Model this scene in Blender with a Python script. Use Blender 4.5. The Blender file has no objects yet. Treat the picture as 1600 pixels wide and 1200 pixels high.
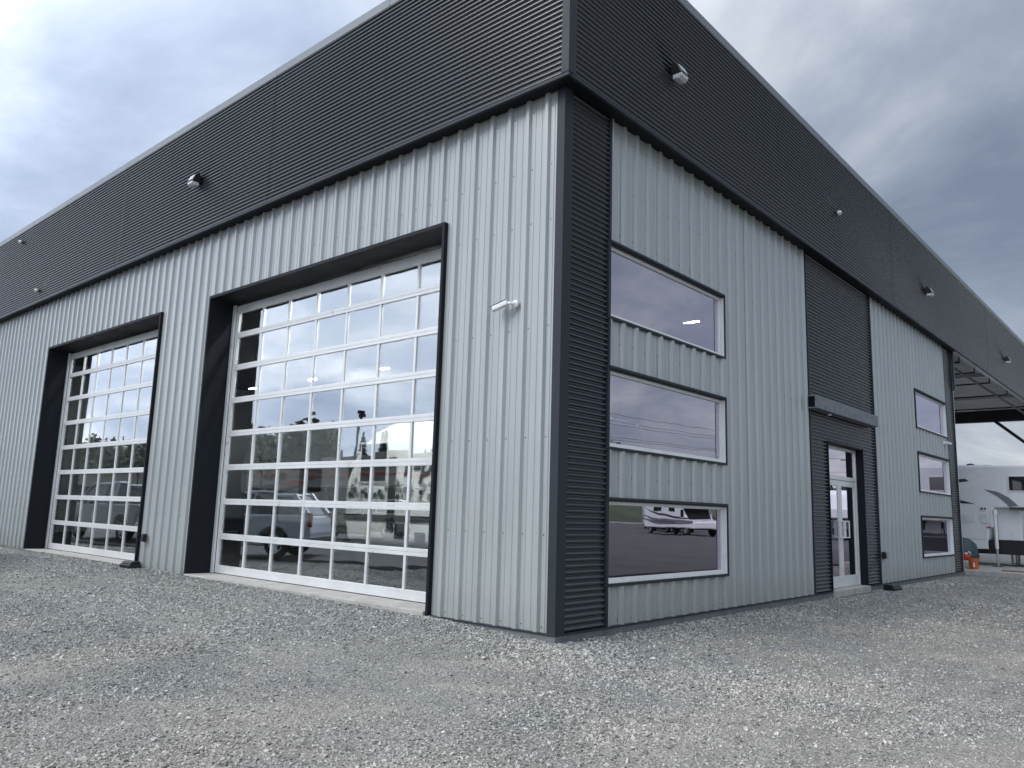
import bpy, bmesh, math, random
import numpy as np
from mathutils import Vector, Matrix
random.seed(7); rng = np.random.default_rng(7)
S = bpy.context.scene
COL = S.collection
RAD = math.radians
# ------------------------------------------------------------------ camera
def cam_axes(yaw, pitch, roll):
    fwd = np.array([-math.sin(yaw)*math.cos(pitch), math.cos(yaw)*math.cos(pitch), math.sin(pitch)])
    r = np.cross(fwd, [0, 0, 1]); r /= np.linalg.norm(r); u = np.cross(r, fwd)
    return math.cos(roll)*r+math.sin(roll)*u, -math.sin(roll)*r+math.cos(roll)*u, fwd
CAM = Vector((5.4108, -6.9138, 1.2970))
r_, u_, f_ = cam_axes(RAD(41.5401), RAD(9.2627), RAD(1.6869))
cd = bpy.data.cameras.new('camera'); cam = bpy.data.objects.new('camera', cd); COL.objects.link(cam)
cd.sensor_fit = 'HORIZONTAL'; cd.sensor_width = 36; cd.lens = 27.518; cd.clip_start = .05; cd.clip_end = 5000
cam.matrix_world = Matrix(((r_[0], u_[0], -f_[0], CAM.x), (r_[1], u_[1], -f_[1], CAM.y), (r_[2], u_[2], -f_[2], CAM.z), (0, 0, 0, 1)))
S.camera = cam
# ------------------------------------------------------------------ sky
SUN_EL, SUN_AZ = RAD(42), RAD(203)      # azimuth measured clockwise from +Y
W = bpy.data.worlds.new('World'); S.world = W; W.use_nodes = True
nt = W.node_tree; nt.nodes.clear()
def N(t, ty, **k):
    n = t.nodes.new(ty)
    for a, v in k.items():
        if a in ('inp',):
            for s, val in v.items(): n.inputs[s].default_value = val
        else: setattr(n, a, v)
    return n
def ramp(t, stops, interp='LINEAR'):
    n = t.nodes.new('ShaderNodeValToRGB'); cr = n.color_ramp; cr.interpolation = interp
    while len(cr.elements) < len(stops): cr.elements.new(.5)
    for e, (p, c) in zip(cr.elements, stops):
        e.position = p; e.color = (*c, 1) if len(c) == 3 else c
    return n
lk = nt.links.new
sky = N(nt, 'ShaderNodeTexSky', sky_type='NISHITA', sun_disc=False, sun_elevation=SUN_EL, sun_rotation=SUN_AZ)
bg1 = N(nt, 'ShaderNodeBackground', inp={'Strength': .09}); lk(sky.outputs[0], bg1.inputs[0])
tc = N(nt, 'ShaderNodeTexCoord'); sep = N(nt, 'ShaderNodeSeparateXYZ'); lk(tc.outputs['Generated'], sep.inputs[0])
zz = N(nt, 'ShaderNodeMath', operation='ABSOLUTE'); lk(sep.outputs[2], zz.inputs[0])
za = N(nt, 'ShaderNodeMath', operation='ADD', inp={1: .22}); lk(zz.outputs[0], za.inputs[0])
dx = N(nt, 'ShaderNodeMath', operation='DIVIDE'); lk(sep.outputs[0], dx.inputs[0]); lk(za.outputs[0], dx.inputs[1])
dy = N(nt, 'ShaderNodeMath', operation='DIVIDE'); lk(sep.outputs[1], dy.inputs[0]); lk(za.outputs[0], dy.inputs[1])
cb = N(nt, 'ShaderNodeCombineXYZ', inp={2: 2.7}); lk(dx.outputs[0], cb.inputs[0]); lk(dy.outputs[0], cb.inputs[1])
no = N(nt, 'ShaderNodeTexNoise', inp={'Scale': 1.3, 'Detail': 11, 'Roughness': .58, 'Distortion': .45}); lk(cb.outputs[0], no.inputs['Vector'])
no2 = N(nt, 'ShaderNodeTexNoise', inp={'Scale': .42, 'Detail': 3, 'Roughness': .5}); lk(cb.outputs[0], no2.inputs['Vector'])
mm = N(nt, 'ShaderNodeMix', data_type='FLOAT', inp={0: .42}); lk(no.outputs[0], mm.inputs[2]); lk(no2.outputs[0], mm.inputs[3])
cr = ramp(nt, [(.38, (.155, .187, .255)), (.44, (.205, .241, .313)), (.50, (.275, .312, .378)), (.555, (.39, .422, .47)), (.62, (.57, .595, .615))])
lk(mm.outputs[0], cr.inputs[0])
bg2 = N(nt, 'ShaderNodeBackground'); lk(cr.outputs[0], bg2.inputs[0])
# cloud is brighter towards the veiled sun (broad aureole)
dt = N(nt, 'ShaderNodeVectorMath', operation='DOT_PRODUCT'); dt.inputs[1].default_value = (math.sin(SUN_AZ)*math.cos(SUN_EL), math.cos(SUN_AZ)*math.cos(SUN_EL), math.sin(SUN_EL)); lk(tc.outputs['Generated'], dt.inputs[0])
gr = N(nt, 'ShaderNodeMapRange', interpolation_type='SMOOTHSTEP', inp={1: -.38, 2: 1.0, 3: 1.0, 4: 3.5}); lk(dt.outputs['Value'], gr.inputs[0]); lk(gr.outputs[0], bg2.inputs['Strength'])
mx = N(nt, 'ShaderNodeMixShader', inp={0: .9}); lk(bg1.outputs[0], mx.inputs[1]); lk(bg2.outputs[0], mx.inputs[2])
wo = N(nt, 'ShaderNodeOutputWorld'); lk(mx.outputs[0], wo.inputs[0])
# ------------------------------------------------------------------ sun (veiled by cloud)
sd = bpy.data.lights.new('sun', 'SUN'); sd.energy = 1.4; sd.angle = RAD(35); sd.color = (1, .97, .93)
sun = bpy.data.objects.new('sun', sd); COL.objects.link(sun)
sv = Vector((math.sin(SUN_AZ)*math.cos(SUN_EL), math.cos(SUN_AZ)*math.cos(SUN_EL), math.sin(SUN_EL)))
sun.rotation_euler = (-sv).to_track_quat('-Z', 'Y').to_euler()
S.view_settings.view_transform = 'Standard'; S.view_settings.look = 'None'; S.view_settings.exposure = .42; S.view_settings.gamma = 1
S.view_settings.use_curve_mapping = False
S.render.engine = 'CYCLES'; S.cycles.use_denoising = True
S.cycles.max_bounces = 6; S.cycles.diffuse_bounces = 2; S.cycles.glossy_bounces = 3; S.cycles.transparent_max_bounces = 12
# ------------------------------------------------------------------ materials
MATS = {}
def mat(name, col, rough=.5, metal=0, noise=None, bump=None, spec=.5, emit=None, coat=0):
    """noise=(scale, amount, detail): value variation; bump=(scale, strength, distance)"""
    if name in MATS: return MATS[name]
    m = bpy.data.materials.new(name); m.use_nodes = True; t = m.node_tree; b = t.nodes['Principled BSDF']
    b.inputs['Base Color'].default_value = (*col, 1); b.inputs['Roughness'].default_value = rough
    b.inputs['Metallic'].default_value = metal; b.inputs['Specular IOR Level'].default_value = spec
    if coat: b.inputs['Coat Weight'].default_value = coat; b.inputs['Coat Roughness'].default_value = .05
    if noise or bump: tc = N(t, 'ShaderNodeTexCoord')
    if noise:
        n = N(t, 'ShaderNodeTexNoise', inp={'Scale': noise[0], 'Detail': noise[2] if len(noise) > 2 else 5, 'Roughness': .6}); t.links.new(tc.outputs['Object'], n.inputs['Vector'])
        a = noise[1]; lo = tuple(max(0, c*(1-a)) for c in col); hi = tuple(min(1, c*(1+a)) for c in col)
        r = ramp(t, [(.3, lo), (.7, hi)]); t.links.new(n.outputs[0], r.inputs[0]); t.links.new(r.outputs[0], b.inputs['Base Color'])
        rr = N(t, 'ShaderNodeMapRange', inp={1: .3, 2: .7, 3: max(.02, rough-.08), 4: min(1, rough+.1)}); t.links.new(n.outputs[0], rr.inputs[0]); t.links.new(rr.outputs[0], b.inputs['Roughness'])
    if bump:
        n = N(t, 'ShaderNodeTexNoise', inp={'Scale': bump[0], 'Detail': 4}); t.links.new(tc.outputs['Object'], n.inputs['Vector'])
        bp = N(t, 'ShaderNodeBump', inp={'Strength': bump[1], 'Distance': bump[2]}); t.links.new(n.outputs[0], bp.inputs['Height']); t.links.new(bp.outputs[0], b.inputs['Normal'])
    if emit:
        b.inputs['Emission Color'].default_value = (*col, 1); b.inputs['Emission Strength'].default_value = emit
    MATS[name] = m; return m
def wall_paint():
    m = mat('ash_grey_paint', (.42, .445, .45), .24, bump=(1.1, .25, .012), spec=.85); t = m.node_tree; b = t.nodes['Principled BSDF']
    tc = N(t, 'ShaderNodeTexCoord'); mp = N(t, 'ShaderNodeMapping', inp={'Scale': (3, 3, .25)}); t.links.new(tc.outputs['Object'], mp.inputs[0])
    n = N(t, 'ShaderNodeTexNoise', inp={'Scale': 2.2, 'Detail': 6, 'Roughness': .65}); t.links.new(mp.outputs[0], n.inputs['Vector'])
    r = ramp(t, [(.3, (.34, .363, .356)), (.55, (.372, .396, .388)), (.75, (.40, .422, .412))]); t.links.new(n.outputs[0], r.inputs[0])
    # splash dirt low on the sheets
    g = N(t, 'ShaderNodeNewGeometry'); sp = N(t, 'ShaderNodeSeparateXYZ'); t.links.new(g.outputs['Position'], sp.inputs[0])
    n2 = N(t, 'ShaderNodeTexNoise', inp={'Scale': 7, 'Detail': 6}); t.links.new(tc.outputs['Object'], n2.inputs['Vector'])
    ad = N(t, 'ShaderNodeMath', operation='MULTIPLY_ADD', inp={1: .5}); t.links.new(n2.outputs[0], ad.inputs[0]); t.links.new(sp.outputs[2], ad.inputs[2])
    mr = N(t, 'ShaderNodeMapRange', inp={1: .22, 2: .72, 3: .55, 4: 0}); t.links.new(ad.outputs[0], mr.inputs[0])
    mix = N(t, 'ShaderNodeMix', data_type='RGBA'); mix.inputs[7].default_value = (.30, .30, .28, 1)
    t.links.new(mr.outputs[0], mix.inputs[0]); t.links.new(r.outputs[0], mix.inputs[6]); t.links.new(mix.outputs[2], b.inputs['Base Color'])
    return m
M_WALL = wall_paint()
M_DARK = mat('charcoal_paint', (.018, .0215, .026), .27, spec=1.0)
M_TRIM = mat('charcoal_trim', (.032, .037, .045), .5, noise=(2, .08), bump=(2.5, .15, .01), spec=.22)
M_REVEAL = mat('dark_reveal_flashing', (.006, .008, .012), .6, noise=(2, .15), bump=(2, .2, .01), spec=.25)
M_COPE = mat('grey_coping', (.19, .205, .225), .4, noise=(2, .08))
M_ALU = mat('anodised_aluminium', (.74, .745, .73), .35, .25, noise=(3, .05))
M_ALUW = mat('white_aluminium', (.74, .745, .73), .35, .1, noise=(3, .05))
M_WHITE = mat('white_plastic', (.78, .79, .78), .35)
M_BLACK = mat('black_plastic', (.012, .013, .015), .4, noise=(8, .2))
M_BRONZE = mat('dark_bronze_housing', (.018, .018, .019), .3)
M_LENS = mat('prismatic_lens', (.62, .64, .63), .25, noise=(40, .25), bump=(60, .5, .01))
M_CONC = mat('concrete', (.38, .365, .335), .85, noise=(5, .22, 8), bump=(40, .3, .01))
M_CONCD = mat('foundation_concrete', (.15, .155, .155), .85, noise=(6, .25, 8), bump=(40, .3, .01))
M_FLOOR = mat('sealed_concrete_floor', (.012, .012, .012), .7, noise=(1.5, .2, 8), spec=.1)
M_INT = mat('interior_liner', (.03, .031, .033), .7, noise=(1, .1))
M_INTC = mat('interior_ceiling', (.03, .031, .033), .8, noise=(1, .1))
M_STEEL = mat('black_steel', (.012, .012, .014), .45)
M_DECK = mat('galvanised_deck', (.62, .63, .63), .5, .1, noise=(2, .15))
M_WOOD = mat('weathered_grey_timber', (.19, .205, .22), .75, noise=(9, .3, 8), bump=(30, .3, .01))
M_WOODC = mat('cut_timber', (.26, .17, .09), .8, noise=(14, .3))
M_LED = mat('led_diffuser', (1, 1, 1), .5, emit=750)
M_SCREW = mat('screw_steel', (.05, .055, .06), .5, .4)
M_RUBBER = mat('tyre_rubber', (.014, .014, .015), .75)
M_RIM = mat('alloy_rim', (.5, .51, .52), .3, .9)
M_GLASSD = mat('car_glass', (.008, .01, .012), .04, spec=.7)
M_RV = mat('fibreglass_white', (.78, .79, .79), .25, noise=(.8, .05))
M_RVG = mat('fibreglass_grey', (.22, .235, .25), .3, noise=(.8, .06))
M_STR = mat('dark_grey_vinyl', (.045, .05, .06), .35)
M_STR2 = mat('mid_grey_vinyl', (.17, .18, .20), .35)
M_HEX1 = mat('charcoal_vinyl', (.05, .055, .06), .4); M_HEX2 = mat('light_grey_vinyl', (.30, .31, .31), .4)
M_RED = mat('red_plastic', (.45, .02, .015), .3); M_REDB = mat('red_sign_band', (.36, .045, .02), .5)
M_TAIL = mat('tail_lamp_red', (.16, .006, .006), .2)
M_ORANGE = mat('orange_plastic', (.50, .10, .016), .5, noise=(6, .12))
M_TEAL = mat('dark_teal_plastic', (.02, .045, .05), .45, noise=(4, .2))
M_SILVER = mat('silver_car_paint', (.30, .33, .37), .28, .45, coat=.6)
M_BEIGE = mat('sage_car_paint', (.22, .215, .17), .3, .3, coat=.6)
M_GREYP = mat('grey_car_paint', (.17, .185, .20), .3, .4, coat=.6)
M_BLUEP = mat('dark_blue_car_paint', (.03, .05, .09), .25, .3, coat=.6)
M_CREAM = mat('cream_stucco', (.30, .285, .25), .9, noise=(1, .1))
M_SHOP = mat('shopfront_glass', (.02, .023, .025), .6)
M_BARK = mat('bark', (.06, .045, .035), .9, noise=(6, .3))
M_YEL = mat('yellow_sticker', (.6, .5, .08), .5)
M_GALV = mat('galvanised_post', (.4, .41, .42), .5, .6)
def leaf_mat(name, c):
    m = mat(name, c, .6, noise=(1.5, .45)); return m
M_FIR = leaf_mat('fir_needles', (.022, .040, .022)); M_LEAF = leaf_mat('maple_leaves', (.035, .058, .022))
def glass_mat(name, tint, refl, base):
    m = bpy.data.materials.new(name); m.use_nodes = True; t = m.node_tree; t.nodes.clear()
    o = N(t, 'ShaderNodeOutputMaterial'); tr = N(t, 'ShaderNodeBsdfTransparent'); tr.inputs[0].default_value = (*tint, 1)
    gl = N(t, 'ShaderNodeBsdfGlossy', inp={'Roughness': 0.0}); gl.inputs[0].default_value = (*refl, 1)
    lw = N(t, 'ShaderNodeLayerWeight', inp={'Blend': .5}); pw = N(t, 'ShaderNodeMath', operation='POWER', inp={1: 2.5}); t.links.new(lw.outputs['Facing'], pw.inputs[0])
    mr = N(t, 'ShaderNodeMapRange', inp={3: base, 4: 1.0}); t.links.new(pw.outputs[0], mr.inputs[0])
    tc = N(t, 'ShaderNodeTexCoord'); n = N(t, 'ShaderNodeTexNoise', inp={'Scale': 1.6, 'Detail': 1}); t.links.new(tc.outputs['Object'], n.inputs['Vector'])
    bp = N(t, 'ShaderNodeBump', inp={'Strength': .12, 'Distance': .008}); t.links.new(n.outputs[0], bp.inputs['Height']); t.links.new(bp.outputs[0], gl.inputs['Normal'])
    mx = N(t, 'ShaderNodeMixShader'); t.links.new(mr.outputs[0], mx.inputs[0]); t.links.new(tr.outputs[0], mx.inputs[1]); t.links.new(gl.outputs[0], mx.inputs[2]); t.links.new(mx.outputs[0], o.inputs[0])
    return m
M_GLASS = glass_mat('coated_door_glass', (.82, .84, .83), (.95, .97, 1.0), .29)
M_GLASSW = glass_mat('solar_window_glass', (.30, .32, .32), (.95, .89, 1.0), .40)
# ------------------------------------------------------------------ mesh helpers
class MB:
    def __init__(s): s.v = []; s.f = []
    def add(s, vs, fs):
        o = len(s.v); s.v += [tuple(p) for p in vs]; s.f += [tuple(i+o for i in f) for f in fs]; return s
    def box(s, x0, x1, y0, y1, z0, z1):
        x0, x1 = sorted((x0, x1)); y0, y1 = sorted((y0, y1)); z0, z1 = sorted((z0, z1))
        return s.add([(x, y, z) for z in (z0, z1) for y in (y0, y1) for x in (x0, x1)],
                     [(0, 2, 3, 1), (4, 5, 7, 6), (0, 1, 5, 4), (2, 6, 7, 3), (0, 4, 6, 2), (1, 3, 7, 5)])
    def prism(s, poly, a, b, fn):
        """poly of (p,q); fn(p,q,t)->xyz ; extruded t from a to b"""
        n = len(poly)
        return s.add([fn(p, q, a) for p, q in poly]+[fn(p, q, b) for p, q in poly],
                     [tuple(range(n))[::-1], tuple(range(n, 2*n))]+[(i, (i+1) % n, n+(i+1) % n, n+i) for i in range(n)])
    def tube(s, p, q, r, r2=None, n=10, caps=True):
        p = Vector(p); q = Vector(q); r2 = r if r2 is None else r2; d = (q-p).normalized()
        a = d.orthogonal().normalized(); b = d.cross(a)
        ring = [(math.cos(2*math.pi*i/n), math.sin(2*math.pi*i/n)) for i in range(n)]
        vs = [p+(a*c+b*e)*r for c, e in ring]+[q+(a*c+b*e)*r2 for c, e in ring]
        fs = [(i, (i+1) % n, n+(i+1) % n, n+i) for i in range(n)]
        if caps: fs += [tuple(range(n))[::-1], tuple(range(n, 2*n))]
        return s.add(vs, fs)
    def path(s, pts, r, n=8):
        for a, b in zip(pts, pts[1:]): s.tube(a, b, r, n=n)
        return s
    def lathe(s, prof, n=20, c=(0, 0, 0), axis='Z'):
        vs = []; fs = []; k = len(prof)
        for i in range(n):
            a = 2*math.pi*i/n; ca, sa = math.cos(a), math.sin(a)
            for r, h in prof:
                q = (r*ca, r*sa, h) if axis == 'Z' else ((r*ca, h, r*sa) if axis == 'Y' else (h, r*ca, r*sa))
                vs.append((q[0]+c[0], q[1]+c[1], q[2]+c[2]))
        for i in range(n):
            j = (i+1) % n
            for m in range(k-1): fs.append((i*k+m, j*k+m, j*k+m+1, i*k+m+1))
        return s.add(vs, fs)
    def mesh(s, name, m, smooth=False, recalc=True):
        me = bpy.data.meshes.new(name); me.from_pydata(s.v, [], s.f)
        if recalc:
            bm = bmesh.new(); bm.from_mesh(me); bmesh.ops.recalc_face_normals(bm, faces=bm.faces); bm.to_mesh(me); bm.free()
        if m: me.materials.append(m)
        if smooth:
            for p in me.polygons: p.use_smooth = True
        return me
    def build(s, name, m, parent=None, bevel=0, smooth=False, seg=2):
        return obj(name, s.mesh(name, m, smooth), parent, bevel, seg)
def obj(name, me, parent=None, bevel=0, seg=2):
    o = bpy.data.objects.new(name, me); COL.objects.link(o)
    if parent is not None: o.parent = parent
    if bevel:
        md = o.modifiers.new('bevel', 'BEVEL'); md.width = bevel; md.segments = seg; md.limit_method = 'ANGLE'; md.angle_limit = RAD(35)
    return o
def tag(o, label=None, cat=None, group=None, kind=None):
    for k, v in (('label', label), ('category', cat), ('group', group), ('kind', kind)):
        if v: o[k] = v
    return o
def thing(name, label, cat, loc=(0, 0, 0), rz=0, group=None):
    o = bpy.data.objects.new(name, None); o.empty_display_size = .2; COL.objects.link(o); o.location = loc; o.rotation_euler = (0, 0, rz)
    return tag(o, label, cat, group)
def copy_tree(o, parent=None):
    c = o.copy(); COL.objects.link(c); c.parent = parent
    for ch in list(o.children): copy_tree(ch, c)
    return c
def text_mesh(name, body, size, m, fn, parent, shear=0, offset=0, depth=.003):
    cu = bpy.data.curves.new(name, 'FONT'); cu.body = body; cu.size = size; cu.shear = shear; cu.offset = offset; cu.extrude = depth; cu.resolution_u = 3
    to = bpy.data.objects.new(name+'_tmp', cu); COL.objects.link(to); bpy.context.view_layer.update()
    me = bpy.data.meshes.new_from_object(to.evaluated_get(bpy.context.evaluated_depsgraph_get())); bpy.data.objects.remove(to)
    for v in me.vertices: v.co = fn(*v.co)
    me.materials.clear(); me.materials.append(m); me.name = name
    return obj(name, me, parent)
LF = lambda u, d, z: (u, -d, z)     # left facade: u = x, d = outward
RF = lambda u, d, z: (d, u, z)      # right facade: u = y
# ================================================================== ground
def gz(x, y):
    base = -.095+(.085*np.clip(-x/2, 0, 1)+.0065*np.clip(-x-2, 0, 9))*np.clip((y+2.6)/2.6, 0, 1)
    base = base-.015*np.clip(y/10, 0, 1)*np.clip((x+.5)/.5, 0, 1)
    und = .014*np.sin(x*.9+1.3*np.sin(y*.7))+.011*np.sin(y*1.3+x*.37+2)+.006*np.sin(2.9*x+1.7*y)
    d = np.maximum(np.maximum(-y, x), 0)          # distance in front of the walls
    ins = (x < .02) & (y > -.02)
    z = base+und*np.clip(d/2.5, 0.15, 1)
    return np.where(ins & (y < 20) & (x > -30), -.16, z)
def ground():
    a = np.concatenate([-np.geomspace(1500, 34, 16), np.arange(-32, 12.01, .4), np.geomspace(14, 1500, 20)])
    b = np.concatenate([-np.geomspace(1500, 12, 20), np.arange(-10, 30.01, .4), np.geomspace(32, 1500, 20)])
    # lines exactly at the walls
    a = np.unique(np.concatenate([a, [-.02, .03]])); b = np.unique(np.concatenate([b, [-.03, .02]]))
    X, Y = np.meshgrid(a, b, indexing='ij'); Z = gz(X, Y)
    n, k = X.shape; v = np.stack([X, Y, Z], -1).reshape(-1, 3)
    i = np.arange(n*k).reshape(n, k); f = np.stack([i[:-1, :-1], i[1:, :-1], i[1:, 1:], i[:-1, 1:]], -1).reshape(-1, 4)
    me = bpy.data.meshes.new('ground'); me.from_pydata(v.tolist(), [], f.tolist()); me.materials.append(gravel_mat())
    for p in me.polygons: p.use_smooth = True
    return tag(obj('ground', me), 'grey crushed gravel yard with paler dusty patches', None, kind='structure')
def patch_nodes(t):
    """world-position mask of the dusty tan patches (0 = blue-grey stone, 1 = tan dust)"""
    g = N(t, 'ShaderNodeNewGeometry'); sp = N(t, 'ShaderNodeSeparateXYZ'); t.links.new(g.outputs['Position'], sp.inputs[0])
    n = N(t, 'ShaderNodeTexNoise', inp={'Scale': .55, 'Detail': 6, 'Roughness': .62, 'Distortion': .5}); t.links.new(g.outputs['Position'], n.inputs['Vector'])
    ng_ = N(t, 'ShaderNodeMath', operation='MULTIPLY_ADD', inp={1: -1.0}); t.links.new(sp.outputs[1], ng_.inputs[0]); mxy = N(t, 'ShaderNodeMath', operation='MAXIMUM', inp={1: 0}); t.links.new(ng_.outputs[0], mxy.inputs[0]); ng_.inputs[2].default_value = 0
    sm = N(t, 'ShaderNodeMath', operation='ADD'); t.links.new(sp.outputs[0], sm.inputs[0]); t.links.new(mxy.outputs[0], sm.inputs[1])
    ax = N(t, 'ShaderNodeMapRange', inp={1: -4, 2: 6.5, 3: -.17, 4: .13}); t.links.new(sm.outputs[0], ax.inputs[0])
    s = N(t, 'ShaderNodeMath', operation='ADD'); t.links.new(n.outputs[0], s.inputs[0]); t.links.new(ax.outputs[0], s.inputs[1])
    mr = N(t, 'ShaderNodeMapRange', inp={1: .40, 2: .64}); t.links.new(s.outputs[0], mr.inputs[0])
    return g, mr
def gravel_mat():
    m = bpy.data.materials.new('gravel_bed'); m.use_nodes = True; t = m.node_tree; b = t.nodes['Principled BSDF']; b.inputs['Roughness'].default_value = .92; b.inputs['Specular IOR Level'].default_value = .25
    g, pm = patch_nodes(t); L = t.links.new
    vo = N(t, 'ShaderNodeTexVoronoi', inp={'Scale': 46, 'Randomness': 1}); L(g.outputs['Position'], vo.inputs['Vector'])
    vo2 = N(t, 'ShaderNodeTexVoronoi', inp={'Scale': 120}); L(g.outputs['Position'], vo2.inputs['Vector'])
    sc = N(t, 'ShaderNodeSeparateColor'); L(vo.outputs['Color'], sc.inputs[0]); sc2 = N(t, 'ShaderNodeSeparateColor'); L(vo2.outputs['Color'], sc2.inputs[0])
    r1 = ramp(t, [(0, (.14, .142, .132)), (.5, (.235, .235, .218)), (.85, (.34, .335, .31)), (1, (.5, .49, .455))]); r2 = ramp(t, [(0, (.215, .2, .172)), (.5, (.34, .318, .278)), (.9, (.44, .413, .365)), (1, (.56, .53, .475))])
    mm = N(t, 'ShaderNodeMix', data_type='FLOAT', inp={0: .5}); L(sc.outputs[0], mm.inputs[2]); L(sc2.outputs[0], mm.inputs[3])
    L(mm.outputs[0], r1.inputs[0]); L(mm.outputs[0], r2.inputs[0])
    mix = N(t, 'ShaderNodeMix', data_type='RGBA'); L(pm.outputs[0], mix.inputs[0]); L(r1.outputs[0], mix.inputs[6]); L(r2.outputs[0], mix.inputs[7])
    n3 = N(t, 'ShaderNodeTexNoise', inp={'Scale': 3.1, 'Detail': 8, 'Roughness': .7}); L(g.outputs['Position'], n3.inputs['Vector'])
    r3 = ramp(t, [(.3, (.78, .78, .78)), (.7, (1.12, 1.12, 1.12))]); L(n3.outputs[0], r3.inputs[0])
    mu = N(t, 'ShaderNodeMix', data_type='RGBA', blend_type='MULTIPLY', inp={0: 1}); L(mix.outputs[2], mu.inputs[6]); L(r3.outputs[0], mu.inputs[7]); L(mu.outputs[2], b.inputs['Base Color'])
    bp = N(t, 'ShaderNodeBump', inp={'Strength': .9, 'Distance': .018}, invert=True); L(vo.outputs['Distance'], bp.inputs['Height'])
    bp2 = N(t, 'ShaderNodeBump', inp={'Strength': .6, 'Distance': .008}, invert=True); L(vo2.outputs['Distance'], bp2.inputs['Height']); L(bp.outputs[0], bp2.inputs['Normal']); L(bp2.outputs[0], b.inputs['Normal'])
    return m
ground()
def stone_mat():
    m = bpy.data.materials.new('crushed_stone'); m.use_nodes = True; t = m.node_tree; b = t.nodes['Principled BSDF']; b.inputs['Roughness'].default_value = .8; b.inputs['Specular IOR Level'].default_value = .35
    L = t.links.new; g, pm = patch_nodes(t); oi = N(t, 'ShaderNodeObjectInfo')
    r1 = ramp(t, [(0, (.125, .13, .125)), (.35, (.25, .255, .243)), (.7, (.36, .362, .342)), (.93, (.45, .447, .42)), (1, (.58, .575, .54))])
    r2 = ramp(t, [(0, (.18, .168, .145)), (.35, (.345, .324, .284)), (.7, (.46, .434, .386)), (.93, (.54, .513, .462)), (1, (.64, .612, .56))])
    L(oi.outputs['Random'], r1.inputs[0]); L(oi.outputs['Random'], r2.inputs[0])
    mix = N(t, 'ShaderNodeMix', data_type='RGBA'); L(pm.outputs[0], mix.inputs[0]); L(r1.outputs[0], mix.inputs[6]); L(r2.outputs[0], mix.inputs[7])
    n = N(t, 'ShaderNodeTexNoise', inp={'Scale': 45, 'Detail': 3}); L(g.outputs['Position'], n.inputs['Vector'])
    r3 = ramp(t, [(.3, (.8, .8, .8)), (.7, (1.15, 1.15, 1.15))]); L(n.outputs[0], r3.inputs[0])
    mu = N(t, 'ShaderNodeMix', data_type='RGBA', blend_type='MULTIPLY', inp={0: 1}); L(mix.outputs[2], mu.inputs[6]); L(r3.outputs[0], mu.inputs[7]); L(mu.outputs[2], b.inputs['Base Color'])
    return m
def vnoise(x, y, sc, seed):
    r = np.random.default_rng(seed).random((128, 128)); u = x*sc+500; v = y*sc+500; i = np.floor(u).astype(int); j = np.floor(v).astype(int); a = u-i; b = v-j
    a = a*a*(3-2*a); b = b*b*(3-2*b); g = lambda p, q: r[p % 128, q % 128]
    return (g(i, j)*(1-a)+g(i+1, j)*a)*(1-b)+(g(i, j+1)*(1-a)+g(i+1, j+1)*a)*b
def rut(x, y):
    # two pairs of wheel tracks curving past the corner
    d = 9
    for off in (0, 1.6): d = np.minimum(d, np.abs(np.hypot(x+6, y-7)-(13.1+off))); d = np.minimum(d, np.abs(np.hypot(x-14, y+20)-(17.2+off))+.05)
    return np.exp(-(d/.17)**2)
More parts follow.
